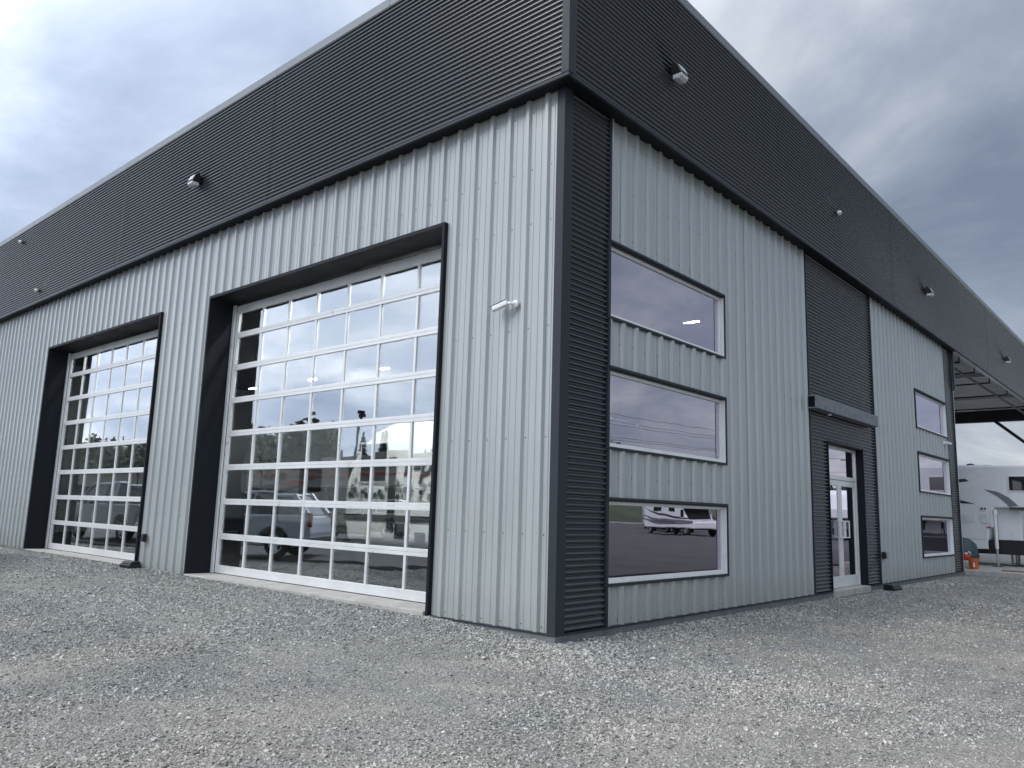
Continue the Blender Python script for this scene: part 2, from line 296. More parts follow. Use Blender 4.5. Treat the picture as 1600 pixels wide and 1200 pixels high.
def gravel():
    sm = stone_mat(); pc = bpy.data.collections.new('stone_shapes')
    for k in range(7):
        bm = bmesh.new(); pts = rng.normal(size=(11, 3)); pts /= np.linalg.norm(pts, axis=1)[:, None]; pts *= np.array([1, rng.uniform(.65, .95), rng.uniform(.42, .65)])*.5
        for q in pts: bm.verts.new(q)
        r = bmesh.ops.convex_hull(bm, input=bm.verts); bmesh.ops.delete(bm, geom=[v for v in bm.verts if not v.link_faces], context='VERTS')
        me = bpy.data.meshes.new('stone'); bm.to_mesh(me); bm.free(); me.materials.append(sm)
        pc.objects.link(bpy.data.objects.new('stone_shape', me))
    P = []; fw = np.array([f_[0], f_[1]]); fw /= np.linalg.norm(fw); rt = np.array([fw[1], -fw[0]])
    def band(r0, r1, dens, lo, hi):
        n = int(dens*.5*1.42*(r1*r1-r0*r0)); r = np.sqrt(rng.uniform(r0*r0, r1*r1, n)); a = rng.uniform(-.71, .71, n)
        x = CAM.x+r*(np.cos(a)*fw[0]+np.sin(a)*rt[0]); y = CAM.y+r*(np.cos(a)*fw[1]+np.sin(a)*rt[1])
        ok = ~((x < .03) & (y > -.03)) & ~((y > 18.9) & (x < 3))
        for lo_, hi_ in ((-8.3, -1.9), (-16.6, -10.2)): ok &= ~((x > lo_) & (x < hi_) & (y > -.09))
        ok &= ~((x < .2) & (y > 8.3) & (y < 10.5))
        # coarse clumps and fine compacted dirt
        cl = np.clip((.55*vnoise(x, y, .45, 1)+.3*vnoise(x, y, 1.3, 2)+.15*vnoise(x, y, 3.7, 3)-.3)/.4, 0, 1); ok &= rng.uniform(size=n) < (.40+.60*cl)*(1-.4*rut(x, y))
        x, y, cl = x[ok], y[ok], cl[ok]; s = rng.uniform(lo, hi, len(x))**1*rng.lognormal(0, .28, len(x))*(.8+.35*cl)
        P.append(np.stack([x, y, s], 1))
    band(4.3, 8, 3900, .008, .025); band(8, 13, 2100, .011, .029); band(13, 21, 800, .017, .036); band(21, 30, 120, .03, .05)
    # loose washed rock along the foot of the wall
    n = 9000; t = rng.uniform(0, 18.6, n); d = np.abs(rng.normal(0, .42, n))+.02; P.append(np.stack([d+.02, t-.4, rng.uniform(.02, .045, n)], 1))
    n = 2600; t = rng.uniform(0, 2.3, n); d = np.abs(rng.normal(0, .30, n))+.02; P.append(np.stack([.2-t, -d, rng.uniform(.018, .042, n)], 1))
    n = 2200; P.append(np.stack([rng.normal(.5, .5, n), rng.normal(-.45, .42, n), rng.uniform(.022, .055, n)], 1))
    P = np.concatenate(P); P = P[~((P[:, 0] < .02) & (P[:, 1] > -.02))]; P = P[~((P[:, 0] < .22) & (P[:, 1] > 8.35) & (P[:, 1] < 10.45))]
    z = gz(P[:, 0], P[:, 1])+P[:, 2]*.12; v = np.stack([P[:, 0], P[:, 1], z], 1); n = len(v)
    me = bpy.data.meshes.new('gravel_stones'); me.vertices.add(n); me.vertices.foreach_set('co', v.ravel())
    at = me.attributes.new('st_scale', 'FLOAT', 'POINT'); at.data.foreach_set('value', P[:, 2])
    at = me.attributes.new('st_idx', 'INT', 'POINT'); at.data.foreach_set('value', rng.integers(0, 7, n).astype(np.int32))
    rot = np.stack([rng.normal(0, .45, n), rng.normal(0, .45, n), rng.uniform(0, 6.28, n)], 1)
    at = me.attributes.new('st_rot', 'FLOAT_VECTOR', 'POINT'); at.data.foreach_set('vector', rot.ravel())
    me.materials.append(sm); o = obj('gravel_stones', me); tag(o, 'loose crushed grey stones scattered over the yard', 'gravel', kind='stuff')
    ng = bpy.data.node_groups.new('scatter_stones', 'GeometryNodeTree')
    ng.interface.new_socket('Geometry', in_out='INPUT', socket_type='NodeSocketGeometry'); ng.interface.new_socket('Geometry', in_out='OUTPUT', socket_type='NodeSocketGeometry')
    gi = ng.nodes.new('NodeGroupInput'); go = ng.nodes.new('NodeGroupOutput'); ip = ng.nodes.new('GeometryNodeInstanceOnPoints'); ci = ng.nodes.new('GeometryNodeCollectionInfo')
    ci.inputs['Collection'].default_value = pc; ci.inputs['Separate Children'].default_value = True; ci.inputs['Reset Children'].default_value = True
    def na(ty, nm):
        q = ng.nodes.new('GeometryNodeInputNamedAttribute'); q.data_type = ty; q.inputs['Name'].default_value = nm; return [s for s in q.outputs if s.enabled and s.name == 'Attribute'][0]
    er = ng.nodes.new('FunctionNodeEulerToRotation'); l = ng.links.new
    l(gi.outputs[0], ip.inputs['Points']); l(ci.outputs[0], ip.inputs['Instance']); ip.inputs['Pick Instance'].default_value = True
    l(na('INT', 'st_idx'), ip.inputs['Instance Index']); l(na('FLOAT_VECTOR', 'st_rot'), er.inputs[0]); l(er.outputs[0], ip.inputs['Rotation']); l(na('FLOAT', 'st_scale'), ip.inputs['Scale'])
    l(ip.outputs[0], go.inputs[0]); md = o.modifiers.new('scatter', 'NODES'); md.node_group = ng
gravel()
M_ASPH = mat('worn_asphalt', (.062, .062, .064), .85, noise=(.6, .25, 9), bump=(60, .4, .01))
def sheet(name, poly, z, m): o = MB().prism(poly, z-.12, z, lambda p, q, t: (p, q, t)).build(name, m); return tag(o, kind='structure')
sheet('parking_lot', [(3, -10), (-8, -4.4), (-22, -2.2), (-45, -1.6), (-260, -1.6), (-260, -130), (60, -130), (60, -10)], -.035, M_ASPH)
M_ASPH2 = mat('grey_asphalt', (.085, .083, .08), .85, noise=(.5, .3, 9), bump=(60, .4, .01))
sheet('yard_road', [(4.7, 4), (70, 4), (70, 160), (3.4, 160), (3.4, 36.5), (3.3, 19), (4.3, 18)], -.045, M_ASPH2)
# concrete sills under the overhead doors, canopy slab
DOORS = [(-8.24, -1.98), (-16.51, -10.29)]
for i, (a, b) in enumerate(DOORS):
    tag(MB().box(a+.02, b-.02, -.09, .46, -.3, .052).build('door_sill', M_CONC, bevel=.012), kind='structure')
tag(MB().box(-26, 3.2, 19.02, 36, -.3, .03).build('canopy_slab', M_CONC, bevel=.02), kind='structure')
# ================================================================== building
H, FT, FO = 6.36, 8.74, .2            # wall top, fascia sheet top, fascia offset
XL, YR, YC = -28.0, 18.80, 36.0       # left end, end of right wall, canopy end
B = thing('metal_clad_building', 'large pale grey ribbed metal shop building with dark corrugated parapet band', 'building')
PITCH = .3048
PROF = [(-.045, 0), (-.025, .040), (.025, .040), (.045, 0), (.092, 0), (.096, .006), (.108, .006), (.112, 0), (.193, 0), (.197, .006), (.209, .006), (.213, 0)]
def rpanel_pts(u0, u1, phase):
    pts = []; k = math.floor((u0-phase)/PITCH)-1
    while phase+k*PITCH-.05 < u1+PITCH:
        pts += [(phase+k*PITCH+a, d) for a, d in PROF]; k += 1
    us = np.array([p[0] for p in pts]); ds = np.array([p[1] for p in pts])
    ins = [(u, d) for u, d in pts if u0+1e-4 < u < u1-1e-4]
    return [(u0, float(np.interp(u0, us, ds)))]+ins+[(u1, float(np.interp(u1, us, ds)))]
def sheet_v(F, u0, u1, z0, z1, phase, parent):
    p = rpanel_pts(u0, u1, phase); n = len(p); mb = MB()
    w = [random.uniform(-.0025, .0025) for _ in range(4)]; q = lambda u: (u-u0)/(u1-u0)
    mb.add([F(u, d+w[0]+(w[1]-w[0])*q(u), z0) for u, d in p]+[F(u, d+w[2]+(w[3]-w[2])*q(u), z1) for u, d in p], [(i, i+1, n+i+1, n+i) for i in range(n-1)])
    return obj('wall_panel', mb.mesh('wall_panel', M_WALL, recalc=False), parent)
def clad(F, u0, u1, z0, z1, phase, holes, parent):
    """3-rib cover sheets, cut round the openings"""
    k = math.floor((u0-phase)/(3*PITCH)); e = [u0]
    while True:
        k += 1; u = phase+k*3*PITCH-.055
        if u >= u1-.02: break
        if u > u0+.02: e.append(u)
    e.append(u1)
    for a, b in zip(e, e[1:]):
        cuts = sorted({a, b} | {h for q in holes for h in q[:2] if a+.005 < h < b-.005})
        for c, d in zip(cuts, cuts[1:]):
            m = (c+d)/2; zs = [z0]
            for q in sorted([q for q in holes if q[0] < m < q[1]], key=lambda q: q[2]):
                if q[2] > zs[-1]+.005: zs += [q[2], q[3]]
                else: zs[-1] = q[3]
            zs.append(z1)
            for za, zb in zip(zs[::2], zs[1::2]):
                if zb-za > .01: sheet_v(F, c, d, za, zb, phase, parent)
CP = .0678
def sheet_h(F, u0, u1, z0, z1, d0, parent, name='corrugated_panel', amp=.011, mat_=None):
    mb = MB(); vs = []; w0, w1 = random.uniform(0, .004), random.uniform(0, .004)
    pts = [(z0, 0)]; k = 0
    while z0+k*CP < z1:
        pts += [(z0+(k+q)*CP, d) for q, d in ((.05, .0008), (.10, .004), (.28, .0225), (.33, .025), (.49, .025), (.54, .0238), (.93, .0015)) if z0+(k+q)*CP < z1]; k += 1
    for z, d in pts+[(z1, 0)]: vs += [F(u0, d0+d+w0, z), F(u1, d0+d+w1, z)]
    n = len(pts); mb.add(vs, [(2*i, 2*i+1, 2*i+3, 2*i+2) for i in range(n)])
    return obj(name, mb.mesh(name, mat_ or M_DARK, recalc=False), parent)
def fbox(F, u0, u1, d0, d1, z0, z1, name, m, parent, bevel=0):
    a = F(u0, d0, z0); b = F(u1, d1, z1); return MB().box(a[0], b[0], a[1], b[1], a[2], b[2]).build(name, m, parent, bevel)
DH = 5.06
WIN = [(.93, 4.06), (14.70, 17.85)]; WZ = [(.49, 1.47), (2.11, 3.075), (3.735, 4.685)]
BAY = (7.49, 11.31); ED = (8.39, 10.41, 2.79)
# cladding ---------------------------------------------------------
lh = [(a, b, -1, DH) for a, b in DOORS]
clad(LF, XL, -.075, .005, H+.1, -.245, lh, B)
rh = [(a, b, c, d) for a, b in WIN for c, d in WZ]
clad(RF, .965, BAY[0], .005, H+.1, 1.275, rh, B); clad(RF, BAY[1], 17.85, .005, H+.1, 11.33+.15, rh, B)
sheet_h(RF, .13, .925, .005, H+.05, 0, B); sheet_h(RF, 17.885, YR-.05, .005, H+.05, 0, B)
sheet_h(RF, BAY[0]+.03, ED[0]-.03, .005, ED[2], -.01, B); sheet_h(RF, ED[1]+.03, BAY[1]-.03, .005, ED[2], -.01, B); sheet_h(RF, BAY[0]+.03, BAY[1]-.03, ED[2]+.002, H+.05, -.01, B)
# parapet band ------------------------------------------------------
u = .08; seams = [-3.2-3.05*k for k in range(9)]
for a, b in zip([.125]+seams, seams+[XL]):
    if b < a: sheet_h(LF, b, a, H+.035, FT+.02, FO, B, 'parapet_panel', .011)
ys = [-.095, 1.72, 5.3, 8.9, 12.55, 16.15, 19.75, 23.35, 26.95, 30.55, 34.1, YC]
for a, b in zip(ys, ys[1:]): sheet_h(RF, a, b, H+.035, FT+.02, FO, B, 'parapet_panel', .011)
seams = [.22]+[-3.2-3.05*k for k in range(9)]
for a, b in zip(seams, seams[1:]): fbox(LF, b+.003, a-.003, FO-.35, FO+.032, FT, 8.885, 'coping', M_COPE, B, .004)
ys = [-.16+0]+[3.0+3.05*k for k in range(11)]+[YC]
for a, b in zip(ys, ys[1:]): fbox(RF, a+.003, b-.003, FO-.35, FO+.030, FT+.001, 8.884, 'coping', M_COPE, B, .004)
# bottom flashings of the band, soffits, corner trims
fbox(LF, XL, .232, FO-.01, FO+.030, H, H+.045, 'drip_flashing', M_TRIM, B, .004); fbox(RF, -.17, YC, FO-.01, FO+.031, H+.001, H+.046, 'drip_flashing', M_TRIM, B, .004)
fbox(LF, XL, FO, -.03, FO-.012, H+.012, H+.03, 'soffit', M_REVEAL, B); fbox(RF, .0, YR, -.03, FO-.012, H+.010, H+.028, 'soffit', M_REVEAL, B)
MB().prism([(.234, -.234), (.234, -.09), (.196, -.09), (.196, -.196), (.12, -.196), (.12, -.234)], H+.047, FT-.001, lambda p, q, t: (p, q, t)).build('parapet_corner_trim', M_TRIM, B, .004)
MB().prism([(.036, -.036), (.036, .132), (-.01, .132), (-.01, .01), (-.083, .01), (-.083, -.036)], .0, H+.009, lambda p, q, t: (p, q, t)).build('corner_trim', M_TRIM, B, .004)
for y0, y1 in ((.926, .964), (17.851, 17.884)): fbox(RF, y0, y1, -.01, .04, .0, H+.008, 'panel_trim', M_TRIM, B, .004)
for y0, y1 in ((BAY[0]-.012, BAY[0]+.03), (BAY[1]-.03, BAY[1]+.012)): fbox(RF, y0, y1, -.02, .035, .0, H+.007, 'panel_trim', M_TRIM, B, .004)
fbox(RF, YR-.05, YR-.012, -.06, .045, .0, H+.006, 'end_trim', M_TRIM, B, .004); fbox(RF, YR-.011, YR+.03, -.06, .043, .0, H+.006, 'end_trim', M_ALUW, B, .004)
# base flashing + foundation
for a, b in ((XL, DOORS[1][0]-.05), (DOORS[1][1]+.05, DOORS[0][0]-.05), (DOORS[0][1]+.05, .03)):
    fbox(LF, a, b, -.05, .04, -.012, .004, 'base_flashing', M_TRIM, B, .003); fbox(LF, a, b-.002, -.20, .022, -.4, -.013, 'foundation', M_CONCD, B, .006)
fbox(RF, -.039, ED[0]-.04, -.05, .041, -.013, .003, 'base_flashing', M_TRIM, B, .003); fbox(RF, ED[1]+.04, YR, -.05, .041, -.013, .003, 'base_flashing', M_TRIM, B, .003)
fbox(RF, -.02, YR+.2, -.2, .024, -.4, -.014, 'foundation', M_CONCD, B, .006)
# rest of the shell
fbox(LF, XL, -.35, -.30, -.24, 5.4, H, 'girt_wall', M_INT, B)
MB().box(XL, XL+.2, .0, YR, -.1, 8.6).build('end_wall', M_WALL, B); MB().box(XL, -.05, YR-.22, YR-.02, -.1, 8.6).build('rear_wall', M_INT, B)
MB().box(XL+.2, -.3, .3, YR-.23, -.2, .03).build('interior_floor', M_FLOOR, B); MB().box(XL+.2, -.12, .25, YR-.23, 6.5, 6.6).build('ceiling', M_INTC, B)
MB().box(XL, .1, -.1, YC, 8.45, 8.6).build('roof', M_COPE, B)
# inner liner of both facades (leaves the openings free)
def liner(F, u0, u1, d, z0, z1, holes, th=.03):
    us = sorted({u0, u1} | {h for q in holes for h in q[:2]})
    for a, b in zip(us, us[1:]):
        m = (a+b)/2; z = z0
        for q in sorted([q for q in holes if q[0] < m < q[1]], key=lambda q: q[2]):
            if q[2]-z > .01: fbox(F, a, b, d-th, d, z, q[2], 'liner', M_INT, B)
            z = q[3]
        if z1-z > .01: fbox(F, a, b, d-th, d, z, z1, 'liner', M_INT, B)
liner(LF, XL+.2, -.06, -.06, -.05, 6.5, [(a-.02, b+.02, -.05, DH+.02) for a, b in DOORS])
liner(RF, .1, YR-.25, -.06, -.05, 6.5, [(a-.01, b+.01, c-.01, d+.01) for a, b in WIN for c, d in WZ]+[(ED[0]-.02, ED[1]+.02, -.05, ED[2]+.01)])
# screws ------------------------------------------------------------
mb = MB()
def screw(F, u, d, z):
    r = .008; c = [(r*math.cos(a), r*math.sin(a)) for a in np.linspace(0, 2*math.pi, 7)[:-1]]
    mb.add([F(u+p, d, z+q) for p, q in c]+[F(u+.5*p, d+.007, z+.5*q) for p, q in c], [(0, 1, 2, 3, 4, 5), (6, 7, 8, 9, 10, 11)]+[(i, (i+1) % 6, 6+(i+1) % 6, 6+i) for i in range(6)])
for k in range(90):
    u = -.245-k*PITCH+.068
    if u < -20: break
    for z in (.06, 1.05, 2.15, 3.45, 4.75, 5.45, 6.2):
        if not any(a-.06 < u < b+.06 and z < DH+.05 for a, b in DOORS): screw(LF, u, .001, z+.004*math.sin(k*1.7))
for ph, y0, y1 in ((1.275, .98, 7.4), (11.48, 11.4, 17.8)):
    for k in range(60):
        u = ph+k*PITCH-.068
        if u > y1: break
        for z in (.06, 1.75, 3.42, 4.85, 5.5, 6.2):
            if not any(a-.06 < u < b+.06 and c-.06 < z < d+.06 for a, b in WIN for c, d in WZ): screw(RF, u, .001, z)
tag(mb.build('fastener', M_SCREW, B), kind='stuff')
# overhead doors ----------------------------------------------------
PANE = MB().box(-.5, .5, -.006, .006, -.5, .5).mesh('pane', M_GLASS)
def overhead_door(a, b, label):
    # dark trim and reveals
    fbox(LF, a-.035, a+.012, -.02, .062, -.01, DH+.045, 'opening_trim', M_REVEAL, B, .004); fbox(LF, b-.012, b+.035, -.02, .062, -.01, DH+.045, 'opening_trim', M_REVEAL, B, .004)
    fbox(LF, a+.013, b-.013, -.02, .063, DH-.012, DH+.046, 'opening_trim', M_REVEAL, B, .004)
    fbox(LF, a-.02, a+.006, -.60, -.021, -.05, DH+.02, 'jamb_flashing', M_REVEAL, B); fbox(LF, b-.006, b+.02, -.60, -.021, -.05, DH+.02, 'jamb_flashing', M_REVEAL, B)
    fbox(LF, a, b, -.60, -.021, DH-.006, DH+.02, 'head_flashing', M_REVEAL, B)
    x0, x1, y = a+.10, b-.10, .47; zb, rows, cols = .062, 8, 7; z_top = 5.0; ph = .619
    d = MB().prism([(x0, zb+.002), (x0, z_top), (x1, z_top), (x1, zb+.002), (x1-.085, zb+.002), (x1-.085, 4.85), (x0+.085, 4.85), (x0+.085, zb+.002)], y-.025, y+.025, lambda p, q, t: (p, t, q)).build('overhead_door', M_ALU, B, .004); tag(d, label)
    for s, xx in ((1, a+.012), (-1, b-.012)):        # guide tracks
        MB().box(xx, xx+s*.08, y-.065, y-.03, .06, 5.02).build('guide_track', M_ALU, d, .003)
    xs = [x0+.085+(x1-x0-.17)*i/cols for i in range(cols+1)]
    edges = [.085]+[.09+ph*i for i in range(1, 8)]+[z_top]
    for i in range(8):
        z = edges[i]
        lo, hi = ((.063, .20) if i == 0 else ((4.85, 5.0) if i == 8 else (z-.052, z+.052)))
        if 0 < i < 8:   # two meeting section rails with a joint between them
            MB().box(x0+.086, x1-.086, y-.028, y+.02, lo, z-.0015).build('rail', M_ALU, d, .003); MB().box(x0+.086, x1-.086, y-.026, y+.02, z+.0015, hi).build('rail', M_ALU, d, .003)
        else: MB().box(x0+.086, x1-.086, y-.028, y+.02, lo, hi).build('rail', M_ALU, d, .003)
    for r in range(8):
        lo = .20 if r == 0 else edges[r]+.052; hi = 4.85 if r == 7 else edges[r+1]-.052
        for c in range(1, cols): MB().box(xs[c]-.024, xs[c]+.024, y-.022, y+.018, lo+.001, hi-.001).build('mullion', M_ALU, d, .003)
        for c in range(cols):
            o = obj('pane', PANE, d); o.location = ((xs[c]+xs[c+1])/2, y, (lo+hi)/2); o.scale = (xs[c+1]-xs[c]-.01, 1, hi-lo+.02)
            o.rotation_euler = (RAD(random.gauss(0, .22)), 0, RAD(random.gauss(0, .22)))
    MB().box(x0, x1, y-.03, y+.03, .056, .0625).build('weather_seal', M_BLACK, d)
overhead_door(*DOORS[0], 'glazed aluminium overhead door nearest the building corner'); overhead_door(*DOORS[1], 'glazed aluminium overhead door at the far left')
# windows -----------------------------------------------------------
def window(a, b, c, d, label):
    w = MB(); t = .055; x0, x1 = -.02, -.075
    w.box(x1, x0, a+.012, a+t, c+.012, d-.012).box(x1, x0, b-t, b-.012, c+.012, d-.012).box(x1, x0, a+t+.001, b-t-.001, c+.012, c+t).box(x1, x0, a+t+.001, b-t-.001, d-t, d-.012)
    w = w.build('window', M_ALUW, B, .004); tag(w, label)
    o = MB().box(-.058, -.048, a+t-.004, b-t+.004, c+t-.004, d-t+.004).build('pane', M_GLASSW, w)
    MB().box(-.047, .030, a+.001, b-.001, c+.001, c+.011).build('sill', M_ALUW, w, .003); MB().box(-.03, .028, b-.011, b-.001, c+.012, d-.012).build('reveal', M_ALUW, w, .002)
    MB().box(-.03, .028, a+.001, a+.011, c+.012, d-.012).build('reveal', M_ALUW, w, .002); MB().box(-.03, .028, a+.001, b-.001, d-.011, d-.001).build('reveal', M_TRIM, w, .002)
    for q in ((a-.026, a-.0005, c-.034, d+.034), (b+.0005, b+.026, c-.034, d+.034)): fbox(RF, q[0], q[1], -.05, .046, q[2], q[3], 'opening_trim', M_TRIM, w, .003)
    fbox(RF, a, b, -.05, .047, c-.034, c-.0005, 'opening_trim', M_TRIM, w, .003); fbox(RF, a, b, -.05, .055, d+.0005, d+.034, 'opening_trim', M_TRIM, w, .003)
for (a, b), wl in zip(WIN, ('near the corner', 'beside the covered bay')):
    for (c, d), hl in zip(WZ, ('lowest', 'middle', 'top')): window(a, b, c, d, f'{hl} wide fixed window of the stack {wl}')
# entrance ----------------------------------------------------------
a, b, h = ED; x = -.14
fbox(RF, a-.028, a+.004, -.22, .03, .0, h-.001, 'entry_reveal', M_REVEAL, B); fbox(RF, b-.004, b+.028, -.22, .03, .0, h-.001, 'entry_reveal', M_REVEAL, B); fbox(RF, a-.028, b+.028, -.22, .032, h, h+.03, 'entry_reveal', M_REVEAL, B)
MB().box(-.25, .07, a-.02, b+.03, -.3, .012).build('entry_sill', M_CONC, B, .012)
e = MB().box(x-.05, x+.02, a+.005, a+.06, .014, h-.002).box(x-.05, x+.02, b-.06, b-.005, .014, h-.002).box(x-.05, x+.02, a+.061, b-.061, h-.06, h-.002).box(x-.05, x+.02, a+.061, b-.061, 2.12, 2.2).build('entry_frame', M_ALU, B, .004)
MB().box(x-.02, x-.01, a+.055, b-.055, 2.195, h-.055).build('pane', M_GLASSW, e)
mid = (a+b)/2
for y0, y1, s in ((a+.066, mid-.004, 1), (mid+.004, b-.066, -1)):
    lf = MB().box(x-.04, x+.008, y0, y0+.085, .025, 2.112).box(x-.04, x+.008, y1-.085, y1, .025, 2.112).box(x-.04, x+.007, y0+.086, y1-.086, .025, .23).box(x-.04, x+.007, y0+.086, y1-.086, 2.0, 2.112).build('door_leaf', M_ALU, B, .003)
    MB().box(x-.02, x-.012, y0+.08, y1-.08, .225, 2.005).build('pane', M_GLASSW, lf)
    yh = (y1-.04) if s == 1 else (y0+.04); yo = yh-s*.22
    MB().path([(x+.008, yh, 1.30), (x+.075, yh, 1.30), (x+.075, yo, 1.30), (x+.075, yo, .98), (x+.075, yh, .98), (x+.008, yh, .98)], .013).path([(x+.075, yh, 1.3), (x+.075, yh, .98)], .013).build('pull_handle', M_ALUW, lf)
# timber hood beam over the entrance
hd = MB().box(.172, .20, 7.36, 10.96, 3.335, 3.575).box(.0, .171, 7.38, 10.96, 3.335, 3.355).box(.0, .171, 7.38, 10.96, 3.555, 3.575).build('entrance_hood', M_WOOD, B, .004)
MB().box(.0, .171, 7.45, 7.465, 3.357, 3.553).build('end_cap', M_REVEAL, hd); MB().box(.0, .171, 10.9, 10.915, 3.357, 3.553).build('end_cap', M_REVEAL, hd)
MB().lathe([(0, 0), (.035, 0), (.04, .03), (0, .03)], 14, (.1, 8.3, 3.295)).box(.09, .11, 8.29, 8.31, 3.31, 3.34).build('downlight', M_ALUW, hd)
# ================================================================== canopy
for k in range(24):      # ribbed deck sheets under the canopy roof
    y0 = 18.9+k*.72
    if y0 > YC-.8: break
    mb = MB(); pr = []
    for j in range(3):
        q = y0+j*.24; pr += [(q, 6.62), (q+.09, 6.62), (q+.12, 6.68), (q+.21, 6.68)]
    pr.append((y0+.72, 6.62)); n = len(pr); mb.add([(-26, p, z) for p, z in pr]+[(.15, p, z) for p, z in pr], [(i, i+1, n+i+1, n+i) for i in range(n-1)])
    mb.build('roof_deck', M_DECK, B)
for y in (24.6, 30.4): MB().box(-26, .14, y-.05, y+.05, 6.50, 6.615).build('purlin', M_DECK, B, .005)
MB().box(-26, .14, YC-1.0, YC-.7, 6.08, 6.75).build('end_beam', M_STEEL, B); MB().box(.02, .15, YR+.1, YC, 6.40, 8.4).build('parapet_backing', M_DECK, B)
MB().box(-26, .1, YR+.0, YR+.05, 5.2, 8.4).build('gable_panel', M_DARK, B)
MB().tube((-1.7, YC-1.1, 6.12), (.0, YC-1.1, 4.55), .07).build('knee_brace', M_STEEL, B)
MB().box(-.12, .13, YC-1.0, YC-.72, .03, 6.078).build('canopy_column', M_STEEL, B)
pp = thing('sprinkler_pipe', 'dark sprinkler pipework hung under the canopy roof', 'pipe', (-.3, 19, 6.22))
MB().tube((0, .1, 0), (0, 15.5, 0), .045).build('main_pipe', M_STEEL, pp)
for i, y in enumerate((.9, 3.0, 5.4, 8.6, 12.4)):
    br = MB().path([(-12, y, .02), (.35, y, .02)], .028).build('branch_pipe', M_STEEL, pp); MB().tube((.33, y, .02), (.33, y, .38), .02).build('drop', M_STEEL, br)
    for xx in (-2.2, -5): MB().tube((xx, y, -.14), (xx, y, .02), .022).build('sprinkler_head', M_STEEL, br)
tl = thing('canopy_light', 'slim strip light hung under the canopy', 'light', (-2.6, 33.2, 6.40)); MB().box(-.45, .45, -.07, .07, 0, .07).build('housing', M_ALUW, tl, .01)
# ================================================================== fittings on the walls
def wall_pack(F, u, z, label, w=.215, h=.285, grp='wall pack lights on the parapet band'):
    base = F(u, FO+.02, z); t = thing('wall_pack_light', label, 'wall light', base, 0, grp)
    k = h/.36; G = lambda p, q, s: F(s, p*k, q)
    MB().box(*[v for a in zip(F(-w*.32, 0, -.07*k), F(w*.32, .05, .12*k)) for v in a]).build('back_plate', M_BRONZE, t, .006)
    MB().prism([(.05, .17*k), (.10, .185*k), (.17, .11*k), (.225, .0), (.235, -.07*k), (.05, -.07*k)], -w/2, w/2, G).build('housing', M_BRONZE, t, .012, seg=3)
    ln = MB().prism([(.06, -.071*k), (.24, -.071*k), (.235, -.12*k), (.17, -.165*k), (.06, -.15*k)], -w/2+.008, w/2-.008, G).build('lens', M_LENS, t, .01)
    MB().prism([(.176, .112*k), (.238, -.02*k), (.229, -.022*k), (.168, .108*k)], -w/2+.02, w/2-.02, G).build('photocell_window', M_LENS, t)
wall_pack(RF, 2.2, 7.48, 'dark wall pack light on the right parapet, nearest the corner')
wall_pack(RF, 15.5, 7.40, 'dark wall pack light on the right parapet, above the far windows')
wall_pack(RF, 26.4, 7.36, 'dark wall pack light on the right parapet, over the open canopy')
wall_pack(LF, -8.8, 7.45, 'dark wall pack light on the left parapet above the near overhead door')
def dome(F, u, z, label):
    t = thing('dome_camera', label, 'dome camera', F(u, FO+.02, z), 0, 'small dome cameras on the parapet band'); c = F(0, .09, 0); t.scale = (.68, .68, .68)
    MB().box(*[v for a in zip(F(-.05, 0, -.05), F(.05, .05, .07)) for v in a]).build('bracket', M_BRONZE, t, .006)
    MB().lathe([(0, .075), (.05, .07), (.075, .05), (.078, 0), (.07, -.01)], 16, c).build('shell', M_WHITE, t, smooth=True); MB().lathe([(.068, -.005), (.06, -.045), (.03, -.07), (0, -.075)], 16, c).build('bubble', M_GLASSD if False else M_LENS, t, smooth=True)
dome(RF, 8.75, 7.48, 'small pale dome camera on the right parapet above the entrance'); dome(LF, -17.3, 6.68, 'small pale dome camera low on the left parapet at far left'); dome(LF, -19.2, 8.42, 'small dome camera high on the left parapet at the picture edge')
def bullet(F, u, z, du, label, tilt=-.33, L=.30):
    """bullet camera on a round mount; du = direction along the facade"""
    t = thing('security_camera', label, 'security camera', F(u, .034, z))
    sc_ = .66; t.scale = (sc_, sc_, sc_); ax = Vector(F(0, 1, 0)); along = Vector(F(du, 0, 0)); up = Vector((0, 0, 1))
    MB().tube((0, 0, 0), ax*.035, .075, .075, 20).tube(ax*.035, ax*.06, .075, .045, 20).build('mount', M_WHITE, t, .004)
    p0 = ax*.055; p1 = ax*.10+along*.03+up*.0; p2 = ax*.125+along*.105+up*.015
    MB().tube(p0, p1, .035, .03, 14).tube(p1, p2, .028, .024, 14).build('arm', M_WHITE, t)
    d = (along*math.cos(tilt)+up*math.sin(tilt)+ax*.25).normalized(); sd = d.cross(up).normalized(); v = sd.cross(d)
    c0 = p2+d*.0; prof = [(-.048, -.045), (.048, -.045), (.055, -.02), (.055, .03), (.035, .052), (-.035, .052), (-.055, .03), (-.055, -.02)]
    f = lambda p, q, s: tuple(c0+sd*p+v*q+d*s)
    bd = MB().prism(prof, -.01, L, f).build('body', M_WHITE, t, .008)
    MB().prism([(p*1.12, q) for p, q in ((-.055, .056), (-.036, .066), (.036, .066), (.055, .056), (.036, .058), (-.036, .058))], .0, L+.05, f).build('hood', M_WHITE, bd)
    MB().prism([(p*.95, q*.95) for p, q in prof], L+.001, L+.006, f).build('front_glass', M_BLACK, bd); MB().tube(c0+d*(L+.006), c0+d*(L+.012), .022, n=14).build('lens', M_GLASSD, bd)
bullet(LF, -.66, 3.77, -1, 'white bullet security camera on a round mount beside the near overhead door')
bullet(RF, 17.35, 3.53, 1, 'white bullet security camera between the far right windows', -.1, .26)
